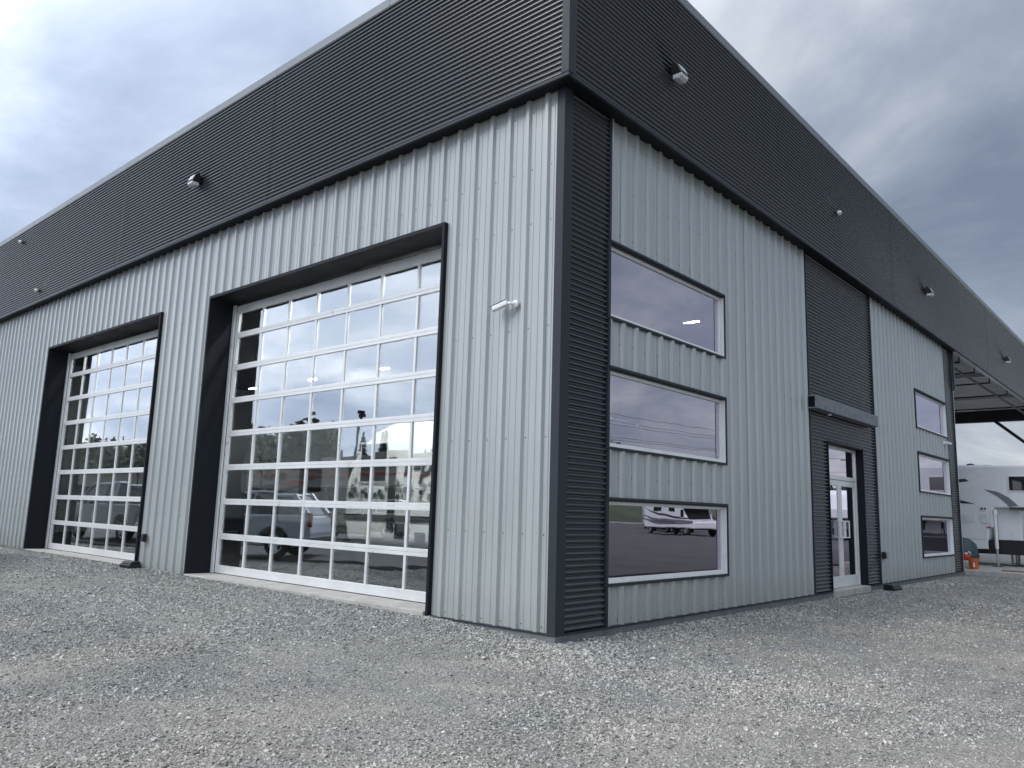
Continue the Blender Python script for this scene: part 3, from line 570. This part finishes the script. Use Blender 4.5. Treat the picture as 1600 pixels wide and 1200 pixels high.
def outlet(F, u, z, label):
    t = thing('outlet_box', label, 'outlet', F(u, .034, z), 0); MB().box(*[v for a in zip(F(-.045, 0, -.075), F(.045, .03, .075)) for v in a]).build('back_box', M_BLACK, t, .005)
    MB().prism([(.03, .08), (.075, .06), (.085, -.06), (.03, -.08)], -.05, .05, lambda p, q, s: F(s, p, q)).build('cover', M_BLACK, t, .008)
outlet(LF, -9.96, .60, 'black weatherproof outlet box on the pier between the overhead doors'); outlet(RF, 11.42, .60, 'black weatherproof outlet box right of the entrance')
def bait(x, y, rz, label):
    z = float(gz(np.array(x), np.array(y))); t = thing('bait_station', label, 'bait station', (x, y, z), rz)
    MB().prism([(-.12, 0), (.12, 0), (.115, .085), (-.09, .085), (-.125, .06)], -.19, .19, lambda p, q, s: (s, p, q)).build('box', M_BLACK, t, .012); MB().prism([(-.1, .088), (.118, .088), (.1, .125), (-.06, .125)], -.18, .18, lambda p, q, s: (s, p, q)).build('lid', M_BLACK, t, .015)
    MB().lathe([(.0, .002), (.028, .002), (.028, 0)], 12, (-.191, 0, .045), 'X').build('entry_hole', M_STEEL, t)
bait(-10.12, -.20, .05, 'black rodent bait station at the foot of the pier between overhead doors'); bait(.28, 11.15, 1.45, 'black rodent bait station on the gravel right of the entrance')
t = thing('spare_wheel', 'alloy wheel standing indoors behind the lowest corner window', 'wheel', (-.75, 2.05, .03), RAD(-62)); wheel_ = t
# interior lamps; the row just inside the doors is added to light the trailer
k = 0
for x in (-3.2, -4.8, -6.4, -10.2, -14.2, -18.2, -22.2):
    for y in (1.05, 9.0):
        k += 1
        t = thing('high_bay_and_fill_light', 'lit white strip light hanging from the workshop ceiling, front row added as fill', 'ceiling light', (x, y, 5.75), 0, 'lit strip lights inside the workshop'); t.scale = (1, 1, 1) if y < 2 else (.6, .6, 1)
        MB().box(-.32, .32, -.07, .07, .0, .06).build('housing', M_ALUW, t); MB().box(-.3, .3, -.06, .06, -.02, -.001).build('diffuser', M_LED, t); MB().tube((-.25, 0, .06), (-.25, 0, .75), .006, n=5).tube((.25, 0, .06), (.25, 0, .75), .006, n=5).build('hanger', M_STEEL, t)
# ================================================================== vehicles
def arc(cx, cz, r, a0, a1, n=9): return [(cx+r*math.cos(RAD(a0+(a1-a0)*i/n)), cz+r*math.sin(RAD(a0+(a1-a0)*i/n))) for i in range(n+1)]
_wheels = {}
def wheel(parent, x, y, r, w=.22, s=1):
    key = (r, w)
    if key not in _wheels:
        ty = MB().lathe([(r*.62, -w/2), (r*.93, -w/2), (r, -w*.36), (r, w*.36), (r*.93, w/2), (r*.62, w/2)], 24, axis='Y').mesh('tyre', M_RUBBER, True)
        rm = MB().lathe([(.0, w*.30), (r*.14, w*.32), (r*.15, w*.2), (0, w*.2)], 16, axis='Y').lathe([(r*.63, w*.45), (r*.56, w*.42), (r*.53, 0), (r*.53, -w*.4), (r*.62, -w*.45)], 24, axis='Y')
        for i in range(5):
            a = 2*math.pi*i/5; c, q = math.cos(a), math.sin(a); px, pz = -q*.09*r, c*.09*r
            rm.add([(c*.1*r+px*1.3, w*.3, q*.1*r+pz*1.3), (c*.1*r-px*1.3, w*.3, q*.1*r-pz*1.3), (c*.6*r-px, w*.38, q*.6*r-pz), (c*.6*r+px, w*.38, q*.6*r+pz), (c*.1*r+px, w*.15, q*.1*r+pz), (c*.1*r-px, w*.15, q*.1*r-pz), (c*.6*r-px, w*.2, q*.6*r-pz), (c*.6*r+px, w*.2, q*.6*r+pz)], [(0, 1, 2, 3), (7, 6, 5, 4), (0, 3, 7, 4), (1, 5, 6, 2)])
        dk = MB().lathe([(0, 0), (r*.54, 0), (r*.54, .01), (0, .01)], 20, axis='Y').mesh('brake_disc', M_STEEL)
        _wheels[key] = (ty, rm.mesh('rim', M_RIM), dk)
    ty, rm, dk = _wheels[key]
    o = obj('wheel', ty, parent); o.location = (x, y, r); o.rotation_euler = (0, 0, 0 if s > 0 else math.pi); obj('rim', rm, o); obj('brake_disc', dk, o)
def body_poly(top, wheels, r, zb):
    """closed side outline: top from front to rear, then underside with wheel arches back to the front"""
    pts = list(top); xr = top[-1][0]; pts.append((xr, zb)); 
    for wx in sorted(wheels): 
        dxx = math.sqrt(max(0, (r*1.16)**2-(r-zb)**2)); a0 = math.degrees(math.atan2(zb-r, -dxx)); a0 = a0+360 if a0 < 0 else a0; a1 = math.degrees(math.atan2(zb-r, dxx))
        pts += arc(wx, r, r*1.16, a0, a1)
    pts.append((top[0][0], zb)); return pts
def car(name, label, cat, loc, rz, top, gh, wheels, r, hw, paint, zb=.24, grp=None, lamps=True, bed=None, tail=None):
    """x forward; top: body outline front->rear at belt; gh: greenhouse (front base, front roof, rear roof, rear base, belt z, roof z)"""
    t = thing(name, label, cat, loc, rz, grp)
    MB().prism(body_poly(top, wheels, r, zb), -hw, hw, lambda p, q, s: (p, s, q)).build('body', paint, t, .045, seg=3)
    f0, f1, r1, r0, zb_, zr = gh; wb, wr = hw-.03, hw-.2
    v = [(f0, -wb, zb_), (f0, wb, zb_), (r0, wb, zb_), (r0, -wb, zb_), (f1, -wr, zr), (f1, wr, zr), (r1, wr, zr), (r1, -wr, zr)]
    MB().add(v, [(0, 1, 5, 4), (1, 2, 6, 5), (2, 3, 7, 6), (3, 0, 4, 7), (4, 5, 6, 7), (3, 2, 1, 0)]).build('glasshouse', M_GLASSD, t)
    MB().add([(f1+.06, -wr-.015, zr-.01), (f1+.06, wr+.015, zr-.01), (r1-.06, wr+.015, zr-.01), (r1-.06, -wr-.015, zr-.01), (f1-.1, -wr+.1, zr+.045), (f1-.1, wr-.1, zr+.045), (r1+.1, wr-.1, zr+.045), (r1+.1, -wr+.1, zr+.045)], [(0, 1, 5, 4), (1, 2, 6, 5), (2, 3, 7, 6), (3, 0, 4, 7), (4, 5, 6, 7), (3, 2, 1, 0)]).build('roof', paint, t, .02)
    mb = MB(); bm_ = (f1+r1)/2
    for s in (-1, 1):
        mb.tube((f0, s*wb, zb_), (f1, s*wr, zr), .045, n=6); mb.tube((r0, s*wb, zb_), (r1, s*wr, zr), .075, n=6); mb.tube((bm_, s*wb, zb_), (bm_-.08, s*wr, zr), .04, n=6)
        mb.tube((f1, s*wr, zr), (r1, s*wr, zr), .04, n=6)
    mb.build('pillars', paint, t)
    for wx in wheels:
        for s in (-1, 1): wheel(t, wx, s*(hw-.10), r, .22, s)
    fx, rx = top[0][0], top[-1][0]; fz, rz_ = top[0][1], top[-1][1]
    for s in (-1, 1):
        MB().box(fx-.22, fx+.012, s*(hw-.42), s*(hw+.006), fz-.17, fz-.03).build('headlight', M_LENS, t, .02)
        tl_ = tail or (rz_-.24, rz_-.02)
        MB().box(rx-.012, rx+.09, s*(hw-.11), s*(hw+.006), tl_[0], tl_[1]).build('tail_light', M_TAIL, t, .02)
        MB().box((f0+bm_)/2-.62, (f0+bm_)/2-.42, s*hw, s*(hw+.03), zb_-.14, zb_-.1).build('door_handle', M_STEEL, t, .01)
        MB().prism([(f0-.35, zb_+.02), (f0-.15, zb_+.02), (f0-.17, zb_+.17), (f0-.33, zb_+.17)], s*(hw+.02), s*(hw+.2), lambda p, q, u: (p, u, q)).build('mirror', paint, t, .02)
    MB().box(fx-.05, fx+.03, -hw+.08, hw-.08, zb, zb+.2).build('bumper', M_BLACK, t, .03); MB().box(rx-.03, rx+.05, -hw+.08, hw-.08, zb, zb+.22).build('bumper', M_BLACK, t, .03)
    return t
G0 = lambda x, y: -.035
SUVT = [(2.3, .80), (2.25, .95), (1.2, 1.05), (-2.1, 1.10), (-2.3, 1.02), (-2.33, .62)]
car('sport_utility_vehicle', 'silver sport utility vehicle mirrored in the near overhead door', 'car', (-14.06, -3.3, G0(-14, -3.3)), RAD(143), SUVT, (1.15, .45, -1.75, -2.22, 1.07, 1.62), (1.42, -1.38), .37, .93, M_SILVER, .3, tail=(.78, 1.12))
car('small_wagon', 'sage and silver wagon mirrored beyond the silver vehicle', 'car', (-21.5, -13.4, G0(-21, -13.4)), RAD(150), [(2.2, .72), (2.1, .86), (1.05, .98), (-2.05, 1.02), (-2.2, .95), (-2.22, .6)], (1.0, .3, -1.7, -2.1, .99, 1.55), (1.38, -1.3), .34, .88, M_BEIGE, .27)
car('hatchback', 'dark blue hatchback parked before the shops', 'car', (-36, -27, G0(-36, -27)), 1.5, [(2.0, .66), (1.9, .80), (.95, .92), (-1.85, .95), (-2.0, .9), (-2.02, .55)], (.95, .2, -1.4, -1.9, .93, 1.42), (1.25, -1.2), .31, .84, M_BLUEP, .24)
pk = car('pickup_truck', 'grey pickup truck with a sunburst door decal mirrored in the left door', 'truck', (-22.6, -4.0, G0(-22.6, -4)), RAD(178), [(2.85, .95), (2.8, 1.12), (1.35, 1.2), (-2.75, 1.2), (-2.85, 1.16), (-2.87, .7)], (1.3, .55, -.75, -.95, 1.19, 1.88), (1.85, -1.75), .40, .97, M_GREYP, .42)
mb = MB()
for i in range(14):
    a = 2*math.pi*i/14; c, s = math.cos(a), math.sin(a); mb.add([(.25+c*.11-s*.012, -.978, .82+s*.11+c*.012), (.25+c*.11+s*.012, -.978, .82+s*.11-c*.012), (.25+c*.24+s*.022, -.978, .82+s*.24-c*.022), (.25+c*.24-s*.022, -.978, .82+s*.24+c*.022)], [(0, 1, 2, 3)])
mb.build('door_decal', M_WHITE, pk)
# ---- caravans and motorhomes
def rv(name, label, cat, loc, rz, prof, hw, paint, wheels, r, wins=(), stripes=(), grp=None, bevel=.1):
    """prof: side outline (x,z); wins: (x0,x1,z0,z1); stripes: (material, polygon)"""
    t = thing(name, label, cat, loc, rz, grp)
    MB().prism(prof, -hw, hw, lambda p, q, s: (p, s, q)).build('body', paint, t, bevel, seg=4)
    for x0, x1, z0, z1 in wins:
        for s in (-1, 1):
            w = MB().box(x0-.04, x1+.04, s*hw, s*(hw+.02), z0-.04, z1+.04).build('window', M_STEEL if paint is not M_RV else M_ALUW, t, .015); MB().box(x0, x1, s*(hw+.015), s*(hw+.026), z0, z1).build('pane', M_GLASSD, w)
    for m, pl in stripes:
        for s in (-1, 1): MB().prism(pl, s*(hw+.002), s*(hw+.007), lambda p, q, u: (p, u, q)).build('stripe', m, t)
    for wx in wheels:
        for s in (-1, 1): wheel(t, wx, s*(hw-.14), r, .24, s)
    MB().box(min(p[0] for p in prof)+.4, max(p[0] for p in prof)-.6, -hw+.25, hw-.25, r*1.0, min(p[1] for p in prof)+.05).build('chassis', M_STEEL, t)
    return t
def swoosh(x0, x1, z0, z1, th, sag=.2, n=10):
    up = []; lo = []
    for i in range(n+1):
        q = i/n; z = z0+(z1-z0)*q-sag*math.sin(math.pi*q)*(1-.3*q); w = th*math.sin(math.pi*min(1, .08+.92*q)**.7)
        up.append((x0+(x1-x0)*q, z+w/2)); lo.append((x0+(x1-x0)*q, z-w/2))
    return up+lo[::-1]
wheel(wheel_, 0, 0, .36, .22, 1)
# teardrop style caravan inside the near door
rp = rv('travel_trailer', 'white rounded travel trailer with hexagon graphics inside the near overhead door', 'caravan', (-4.35, 3.6, .03), math.pi,
        [(2.72, .62), (2.86, 1.1), (2.84, 1.75), (2.55, 2.3), (2.05, 2.68), (1.3, 2.9), (-2.3, 2.9), (-2.6, 2.75), (-2.75, 2.3), (-2.8, .62)], 1.1, M_RV, (-.35, -1.05), .34,
        [(1.62, 2.36, 1.76, 2.46), (-.9, .05, 1.3, 1.62)], [(M_STR, [(2.83, 1.02), (2.83, 1.14), (-2.79, 1.14), (-2.79, 1.02)]), (M_STR, [(1.34, .85), (1.34, 2.2), (1.55, 2.2), (1.55, .85)])])
rp_side = lambda lx, z: (lx, 1.1, z)        # trailer is turned round: its +y side faces the door ... local side used for the prints
HX = MB(); HX2 = MB(); sgn = -1
for k in range(64):
    hx = random.uniform(.15, 2.7); hz = 1.46+abs(random.gauss(0, .13)); rr = random.choice((.045, .055, .065)); sd_ = 1
    if 1.3 < hx < 1.6: continue
    (HX if random.random() < .35 else HX2).add([(hx+rr*math.cos(RAD(60*i)), sd_*1.109+random.uniform(0, .003), hz+rr*math.sin(RAD(60*i))) for i in range(6)], [tuple(range(6))])
tag(HX.build('dark_hexagon', M_HEX1, rp), kind='stuff'); tag(HX2.build('pale_hexagon', M_HEX2, rp), kind='stuff')
TX = lambda x, z: (lambda px, py, pz: (x-px, 1.112+pz, z+py))
text_mesh('lettering', 'r-pod', .62, M_STR, TX(1.15, 1.86), rp, .25, .012); text_mesh('lettering', 'By Forest River', .16, M_STR, TX(.1, 1.72), rp, .3, .002); text_mesh('lettering', 'Hood River', .13, M_RED, TX(-.1, 1.55), rp, .3)
MB().box(2.0, 2.12, 1.1, 1.115, .72, .95).build('hatch', M_YEL, rp); MB().box(2.86, 4.0, -.05, .05, .45, .55).build('tow_bar', M_STEEL, rp); MB().tube((3.9, 0, .0), (3.9, 0, .6), .04).build('jockey_wheel', M_STEEL, rp)
MB().box(1.05, 1.3, 1.1, 1.12, .72, 1.0).build('hatch', M_STR, rp); MB().box(.5, .75, 1.1, 1.118, .7, .86).build('vent', M_STR2, rp)
# fifth wheel trailers with script lettering deeper inside
def fifth(name, label, x, y, rz=math.pi, paint=M_RVG, z=.03, grp=None, script=True, L=7.5):
    t = rv(name, label, 'trailer', (x, y, z), rz, [(3.4, 1.55), (3.5, 2.2), (3.15, 3.2), (2.7, 3.55), (-L+3.5, 3.62), (-L+3.4, .75), (1.15, .75), (1.3, 1.5)], 1.2, paint, (-1.9, -2.8), .36, [(-.9, .1, 1.7, 2.4), (-3, -2.2, 1.7, 2.4)],
           [(M_STR, swoosh(3.0, -.6, 1.75, 1.95, .14)), (M_STR2, swoosh(2.9, -1.6, 1.45+.3, 1.3, .2))], grp)
    if script:
        T = lambda xx, zz: (lambda px, py, pz: (xx-px, 1.209+pz, zz+py))
        text_mesh('lettering', 'Open', .62, M_STR, T(2.9, 2.35), t, .45); text_mesh('lettering', 'Range', .5, M_STR, T(2.1, 1.98), t, .45)
    for s in (-1, 1): MB().box(1.6, 1.68, s*.9-.04, s*.9+.04, .0, 1.5).build('landing_leg', M_STEEL, t)
    MB().box(2.2, 2.5, -.12, .12, 1.0, 1.56).build('king_pin', M_STEEL, t)
    return t
fifth('fifth_wheel_trailer', 'grey trailer with black script lettering seen through the near overhead door', -14.2, 7.4)
fifth('fifth_wheel_trailer', 'grey trailer with black script lettering seen through the far left door', -23.2, 7.6)
# white fifth wheel under the canopy
def campers():
    t = rv('camper', 'white camper with dark swooshes parked under the canopy', 'camper', (-1.45, 23.8, .03), 0,
           [(4.35, 1.86), (4.45, 2.4), (4.1, 3.05), (3.7, 3.2), (-4.0, 3.22), (-4.1, .78), (1.45, .78), (1.5, 1.2), (1.62, 1.2), (1.66, 1.84)], 1.22, M_RV, (-1.2, -2.1), .37, [(2.14, 2.98, 2.40, 2.84)],
           [(M_STR, [(.25, 2.74), (.9, 2.78), (1.0, 2.70), (.25, 2.60)][::-1]), (M_STR, [(.65, 2.1), (1.15, 1.96), (.65, 1.98)]), (M_STR2, [(1.42, 2.44), (1.8, 2.36), (2.1, 2.18), (2.35, 1.92), (2.1, 1.88), (1.98, 2.02), (1.8, 2.2)]), (M_STR, [(2.1, 1.87), (2.1, 1.79), (4.3, 1.79), (4.3, 1.87)])], bevel=.07)
    for x0, x1, z0, z1, m in ((1.28, 1.46, 1.74, 1.88, M_ALUW), (1.28, 1.48, 1.34, 1.66, M_ALUW), (.5, 1.12, 1.36, 1.64, M_ALUW), (1.42, 1.55, 1.2, 1.23, M_RED)):
        MB().box(x0, x1, -1.235, -1.22, z0, z1).build('hatch', m, t, .004)
    MB().box(1.3, 1.36, -1.24, -1.234, 1.78, 1.84).box(1.4, 1.45, -1.24, -1.234, 1.78, 1.84).build('socket', M_BLACK, t)
    MB().box(.4, 1.6, -.5, .5, 3.2, 3.28).build('roof_vent', M_RV, t, .03); MB().lathe([(0, .1), (.1, .08), (.16, 0)], 14, (.8, .2, 3.28)).build('roof_fan', M_STEEL, t)
    MB().box(1.68, 2.35, -.9, .9, .62, 1.84).build('hitch_housing', M_RV, t, .03); MB().box(-3.9, 1.4, -1.0, 1.0, .5, .78).build('underbelly', M_STEEL, t)
    MB().box(-.3, 1.44, -1.21, -1.17, .52, 1.18).build('skirt', M_RV, t, .02)
    for xx, yy in ((1.74, -1.55), (1.98, .6), (1.92, -.2), (1.75, 1.6)):
        j = MB().tube((xx, yy, .55), (xx, yy, 1.72), .05).build('jack', M_WHITE, t); MB().tube((xx, yy, .02), (xx, yy, .56), .035).build('inner_tube', M_GALV, j); MB().box(xx-.14, xx+.14, yy-.14, yy+.14, 0, .02).build('foot', M_BRONZE, j); MB().tube((xx, yy, 1.62), (xx, yy, 1.78), .07).build('motor_cap', M_WHITE, j)
    return t
campers()
# small things by the slab edge
t = thing('bucket', 'orange plastic bucket with a white print on the slab corner', 'bucket', (.13, 19.62, .03)); t.scale = (.86, .86, .86)
MB().lathe([(0, .0), (.132, 0), (.15, .30), (.158, .30), (.158, .34), (.152, .34), (.15, .365), (.142, .365), (.126, .01), (0, .01)], 28).build('pail', M_ORANGE, t, smooth=False)
MB().path([(.155*math.cos(a), .155*math.sin(a), .31-.17*abs(math.sin(a*.5+.4))) for a in np.linspace(-2.9, -.2, 12)], .004, 5).build('handle', M_GALV, t)
mb = MB(); pr = []
for i in range(7):
    a = -1.75+i*.10; pr.append(a)
for (a, b, z0, z1) in ((-1.5, -1.12, .09, .12), (-1.5, -1.12, .20, .22)): 
    n = 6; mb.add([(.1465*math.cos(a+(b-a)*i/n), .1465*math.sin(a+(b-a)*i/n), z) for z in (z0, z1) for i in range(n+1)], [(i, i+1, n+2+i, n+1+i) for i in range(n)])
mb.add([(.148*math.cos(q), .148*math.sin(q), z) for q, z in ((-1.31, .095), (-1.13, .155), (-1.31, .215), (-1.49, .155))], [(0, 1, 2, 3)]); mb.build('print', M_WHITE, t)
t = thing('fuel_can', 'red and white jug standing behind the orange bucket', 'jug', (-.12, 19.9, .03)); MB().lathe([(0, 0), (.12, 0), (.12, .3), (.07, .4), (.03, .43), (.03, .46), (0, .46)], 16).build('body', M_WHITE, t, smooth=True); MB().lathe([(.123, .24), (.123, .36), (.07, .42)], 16).build('band', M_RED, t); MB().path([(.04, 0, .44), (.1, 0, .5), (.14, 0, .42)], .014, 6).build('handle', M_WHITE, t)
t = thing('wheel_cover', 'dark teal rounded tub beside the white camper', 'tub', (-.42, 20.9, .03)); MB().lathe([(0, 0), (.42, 0), (.46, .35), (.40, .68), (.22, .86), (0, .9)], 24).build('shell', M_TEAL, t, smooth=True); MB().lathe([(.465, .33), (.475, .35), (.465, .37)], 24).build('rim', M_TEAL, t)
tag(MB().prism([(-.1, 0), (.1, 0), (.1, .035), (-.1, .04)], -.5, .5, lambda p, q, s: (s, p, q)).build('timber_plank', M_WOODC, bevel=.004), 'short brown plank lying on the slab edge', 'plank').location = (1.35, 19.55, .032)
# white motorhomes and trailers standing in the yard to the right (mirrored in the windows)
def motorhome(label, x, y, rz, classA=True):
    z = -.045
    if classA: prof = [(4.1, .55), (4.25, 1.3), (4.05, 2.6), (3.75, 3.15), (-4.2, 3.2), (-4.25, .5)]
    else: prof = [(3.7, .5), (3.75, 1.0), (2.75, 1.15), (2.1, 1.95), (3.0, 2.0), (3.15, 2.5), (2.7, 3.05), (-3.4, 3.1), (-3.45, .5)]
    t = rv('motorhome', label, 'motorhome', (x, y, z), rz, prof, 1.2, M_RV, (2.6, -2.3), .42, [(1.2, 2.3, 1.75, 2.5), (-1.0, .2, 1.75, 2.5), (-2.9, -2.1, 1.8, 2.4)] if classA else [(2.0, 2.5, 1.3, 1.85), (.3, 1.2, 1.7, 2.4), (-1.6, -.7, 1.7, 2.4)],
           [(M_STR2, swoosh(3.6, -4.0, 1.0, 1.5, .35, .3)), (M_STR, swoosh(3.2, -4.1, 1.25, 2.2, .16, .35)), (M_STR2, swoosh(1.2, -4.1, .85, 1.2, .3, .1))])
    if classA: MB().prism([(4.2, 1.45), (4.09, 2.45), (4.13, 2.45), (4.24, 1.45)], -1.0, 1.0, lambda p, q, s: (p, s, q)).build('windscreen', M_GLASSD, t)
    else: MB().prism([(2.72, 1.2), (2.15, 1.9), (2.19, 1.93), (2.78, 1.2)], -.95, .95, lambda p, q, s: (p, s, q)).build('windscreen', M_GLASSD, t)
    return t
motorhome('large white coach style motorhome in the row mirrored in the windows', 30.5, 56, RAD(228)); motorhome('white cab-over motorhome with swooshes in the row mirrored in the windows', 24.5, 46.5, RAD(208), False)
motorhome('white cab-over motorhome farther along the mirrored row', 38, 66, RAD(228), False)
for (x, y, l) in ((14.6, 55, 'white trailer facing the entrance, left of the pair'), (11.9, 55.5, 'white trailer facing the entrance, right of the pair')): fifth('white_trailer', l, x, y, RAD(268), M_RV, -.045, script=False)
fifth('white_trailer', 'white trailer parked across the yard near the canopy', 6.6, 47, RAD(-70), M_RV, -.045, script=False)
# lamp posts, shops, trees beyond the yard on the left
def lamp_post(x, y, h, label, arm=.9):
    t = thing('lamp_post', label, 'lamp post', (x, y, -.035), RAD(40)); MB().tube((0, 0, 0), (0, 0, h), .11, .07).build('pole', M_STEEL, t); MB().lathe([(.3, 0), (.3, .6), (0, .6)], 16).build('base', M_CONC, t)
    for s in (-1, 1):
        a = MB().tube((0, 0, h-.1), (s*arm, 0, h), .04).build('arm', M_STEEL, t); MB().box(s*arm-.35 if s < 0 else s*arm-.2, s*arm+.2 if s < 0 else s*arm+.35, -.2, .2, h-.06, h+.12).build('lamp_head', M_STEEL, a, .03)
lamp_post(-37.3, -25, 7.9, 'tall twin headed lamp post mirrored in the near door'); lamp_post(-49.2, -25, 5.8, 'short twin armed lamp post before the shops', 1.2); lamp_post(-70.7, -25, 6.4, 'dark twin armed lamp post at the far end of the lot', 1.2)
sh = thing('shop_block', 'long low cream shop block with a red band across the lot', 'building', (-104, -56, -.1)); sh.scale = (1.25, 1, 1)
MB().box(-50, 50, -8, 6, 0, 6.2).build('wall', M_CREAM, sh); MB().box(-50.3, 50.3, -8.3, 6.35, 5.55, 6.25).build('roof_band', mat('tan_metal_roof', (.22, .17, .12), .7), sh); MB().box(-49, 49, 6.0, 9.5, 3.6, 4.9).build('awning', M_CREAM, sh)
MB().box(20, 38, -4, 6.2, 6.26, 7.6).build('raised_parapet', M_CREAM, sh); MB().box(10, 49, 9.5, 9.6, 4.45, 4.75).build('sign_band', M_REDB, sh)
for k in range(24): w = MB().box(-48+k*4, -44.6+k*4, 6.0, 6.06, .3, 3.5).build('shop_window', M_SHOP, sh); MB().box(-44.55+k*4, -44.1+k*4, 6.0, 6.12, 0, 3.6).build('pilaster', M_CREAM, w)
def conifer_mesh(h, seed):
    R = random.Random(seed); mb = MB()
    for i in range(620):
        z = h*(.10+.9*R.random()**.85); rr = (1-z/h)*h*.27*(.75+.5*R.random())+.12; a = R.random()*6.28; w = .35+.07*h*(1-z/h)*R.random()
        c, s = math.cos(a), math.sin(a); x0 = .15*rr; dz = -.28*rr+R.uniform(-.2, .2)
        mb.add([(c*x0, s*x0, z+.1), (c*rr*.6-s*w, s*rr*.6+c*w, z+dz*.5), (c*rr, s*rr, z+dz), (c*rr*.6+s*w, s*rr*.6-c*w, z+dz*.5+R.uniform(-.2, .1))], [(0, 1, 2, 3)])
    return mb.mesh('crown', M_FIR, recalc=False), MB().tube((0, 0, 0), (0, 0, h*.97), h*.014, .02, 7).mesh('trunk', M_BARK)
def round_mesh(h, seed):
    R = random.Random(seed); mb = MB(); cl = [(R.uniform(-1, 1)*h*.24, R.uniform(-1, 1)*h*.24, h*R.uniform(.4, .85), h*R.uniform(.12, .2)) for _ in range(11)]
    for cx, cy, cz, cr_ in cl:
        for i in range(60):
            d = Vector((R.gauss(0, 1), R.gauss(0, 1), R.gauss(0, 1))).normalized()*cr_*R.uniform(.6, 1.08); p = Vector((cx, cy, cz))+d; e = Vector((R.gauss(0, 1), R.gauss(0, 1), R.gauss(0, 1))).normalized(); g = e.orthogonal().normalized(); q = h*R.uniform(.018, .04)
            mb.add([p+e*q, p+g*q, p-e*q, p-g*q], [(0, 1, 2, 3)])
    tr = MB().tube((0, 0, 0), (0, 0, h*.5), h*.025, h*.015, 8)
    for cx, cy, cz, cr_ in cl[:6]: tr.tube((0, 0, h*.35), (cx, cy, cz), h*.012, h*.004, 6)
    return mb.mesh('crown', M_LEAF, recalc=False), tr.mesh('trunk', M_BARK)
CM = [conifer_mesh(16, 3), conifer_mesh(19, 4), conifer_mesh(13, 5)]; RM = [round_mesh(15, 6), round_mesh(12, 8)]
def tree(kind, x, y, s, label, grp, z=-.2):
    cr_, tr = kind; t = thing('conifer_tree' if kind in CM else 'broadleaf_tree', label, 'tree', (x, y, z), random.uniform(0, 6.28), grp); t.scale = (s, s, s); obj('crown', cr_, t); obj('trunk', tr, t)
for k in range(52):
    tree(random.choice(RM), -290+k*4.7+random.uniform(-1.5, 1.5), random.uniform(-112, -100), random.uniform(.75, 1.15)*(1.5 if k < 28 else 1), 'broad leafy tree in the belt beyond the shop block', 'leafy trees beyond the shops')
x = -300.0
while x < -48:
    yy = random.uniform(-96, -78); far = x < -150; kind = random.choice(RM if (far and random.random() < .65) else CM); s = random.uniform(.65, 1.0)*(1.5 if far else 1.0)*(1.25 if -142 < x < -128 else 1)
    tree(kind, x, yy, s, 'dark conifer in the belt beyond the shop block' if kind in CM else 'broad leafy tree in the belt beyond the shop block', 'conifers beyond the shops' if kind in CM else 'leafy trees beyond the shops'); x += random.uniform(2.2, 4.2)*(1.6 if far else 1)
# green hill across the yard on the right
def hill():
    a = np.linspace(70, 420, 30); b = np.linspace(-200, 900, 70); X, Y = np.meshgrid(a, b, indexing='ij')
    Z = -.6+30*np.clip((X-78)/150, 0, 1)**1.2*(.72+.28*np.sin(Y*.011+1))+2.5*np.sin(X*.06+Y*.045)*np.clip((X-78)/60, 0, 1); n, k = X.shape; i = np.arange(n*k).reshape(n, k)
    me = bpy.data.meshes.new('hill'); me.from_pydata(np.stack([X, Y, Z], -1).reshape(-1, 3).tolist(), [], np.stack([i[:-1, :-1], i[1:, :-1], i[1:, 1:], i[:-1, 1:]], -1).reshape(-1, 4).tolist())
    me.materials.append(mat('hillside_grass', (.055, .075, .035), .95, noise=(.05, .5, 8), bump=(.4, .8, .6)))
    for p in me.polygons: p.use_smooth = True
    tag(obj('hill', me), kind='structure')
hill()
for k in range(26): tree(random.choice(CM+RM), random.uniform(130, 190), 150+k*17+random.uniform(-6, 6), random.uniform(.7, 1.1), 'tree on the green hillside across the yard', 'trees on the hillside', 10)
# power line beyond the yard
pw = thing('power_line', 'set of overhead power lines crossing the sky', 'power line', (0, 0, 0)); pts = [(70, -220, 0), (62, -20, 0), (56, 180, 0), (-60, 330, 0), (-320, 380, 0)]
for i, (x, y, z) in enumerate(pts): MB().tube((x, y, -.5), (x, y, 19), .18, .12).box(x-1.4, x+1.4, y-.06, y+.06, 17.4, 17.6).box(x-1.2, x+1.2, y-.06, y+.06, 15.2, 15.4).build('pole', M_BARK, pw)
for dx_, zz_ in ((-1.3, 17.7), (0, 19), (1.3, 17.7), (-1.1, 15.5), (1.1, 15.5), (0, 12.5)):
    mb = MB()
    for p, q in zip(pts, pts[1:]):
        L = [(p[0]+(q[0]-p[0])*t_+dx_, p[1]+(q[1]-p[1])*t_, zz_-3.2*4*t_*(1-t_)) for t_ in np.linspace(0, 1, 13)]; mb.path(L, .03, 4)
    mb.build('wire', M_STEEL, pw)
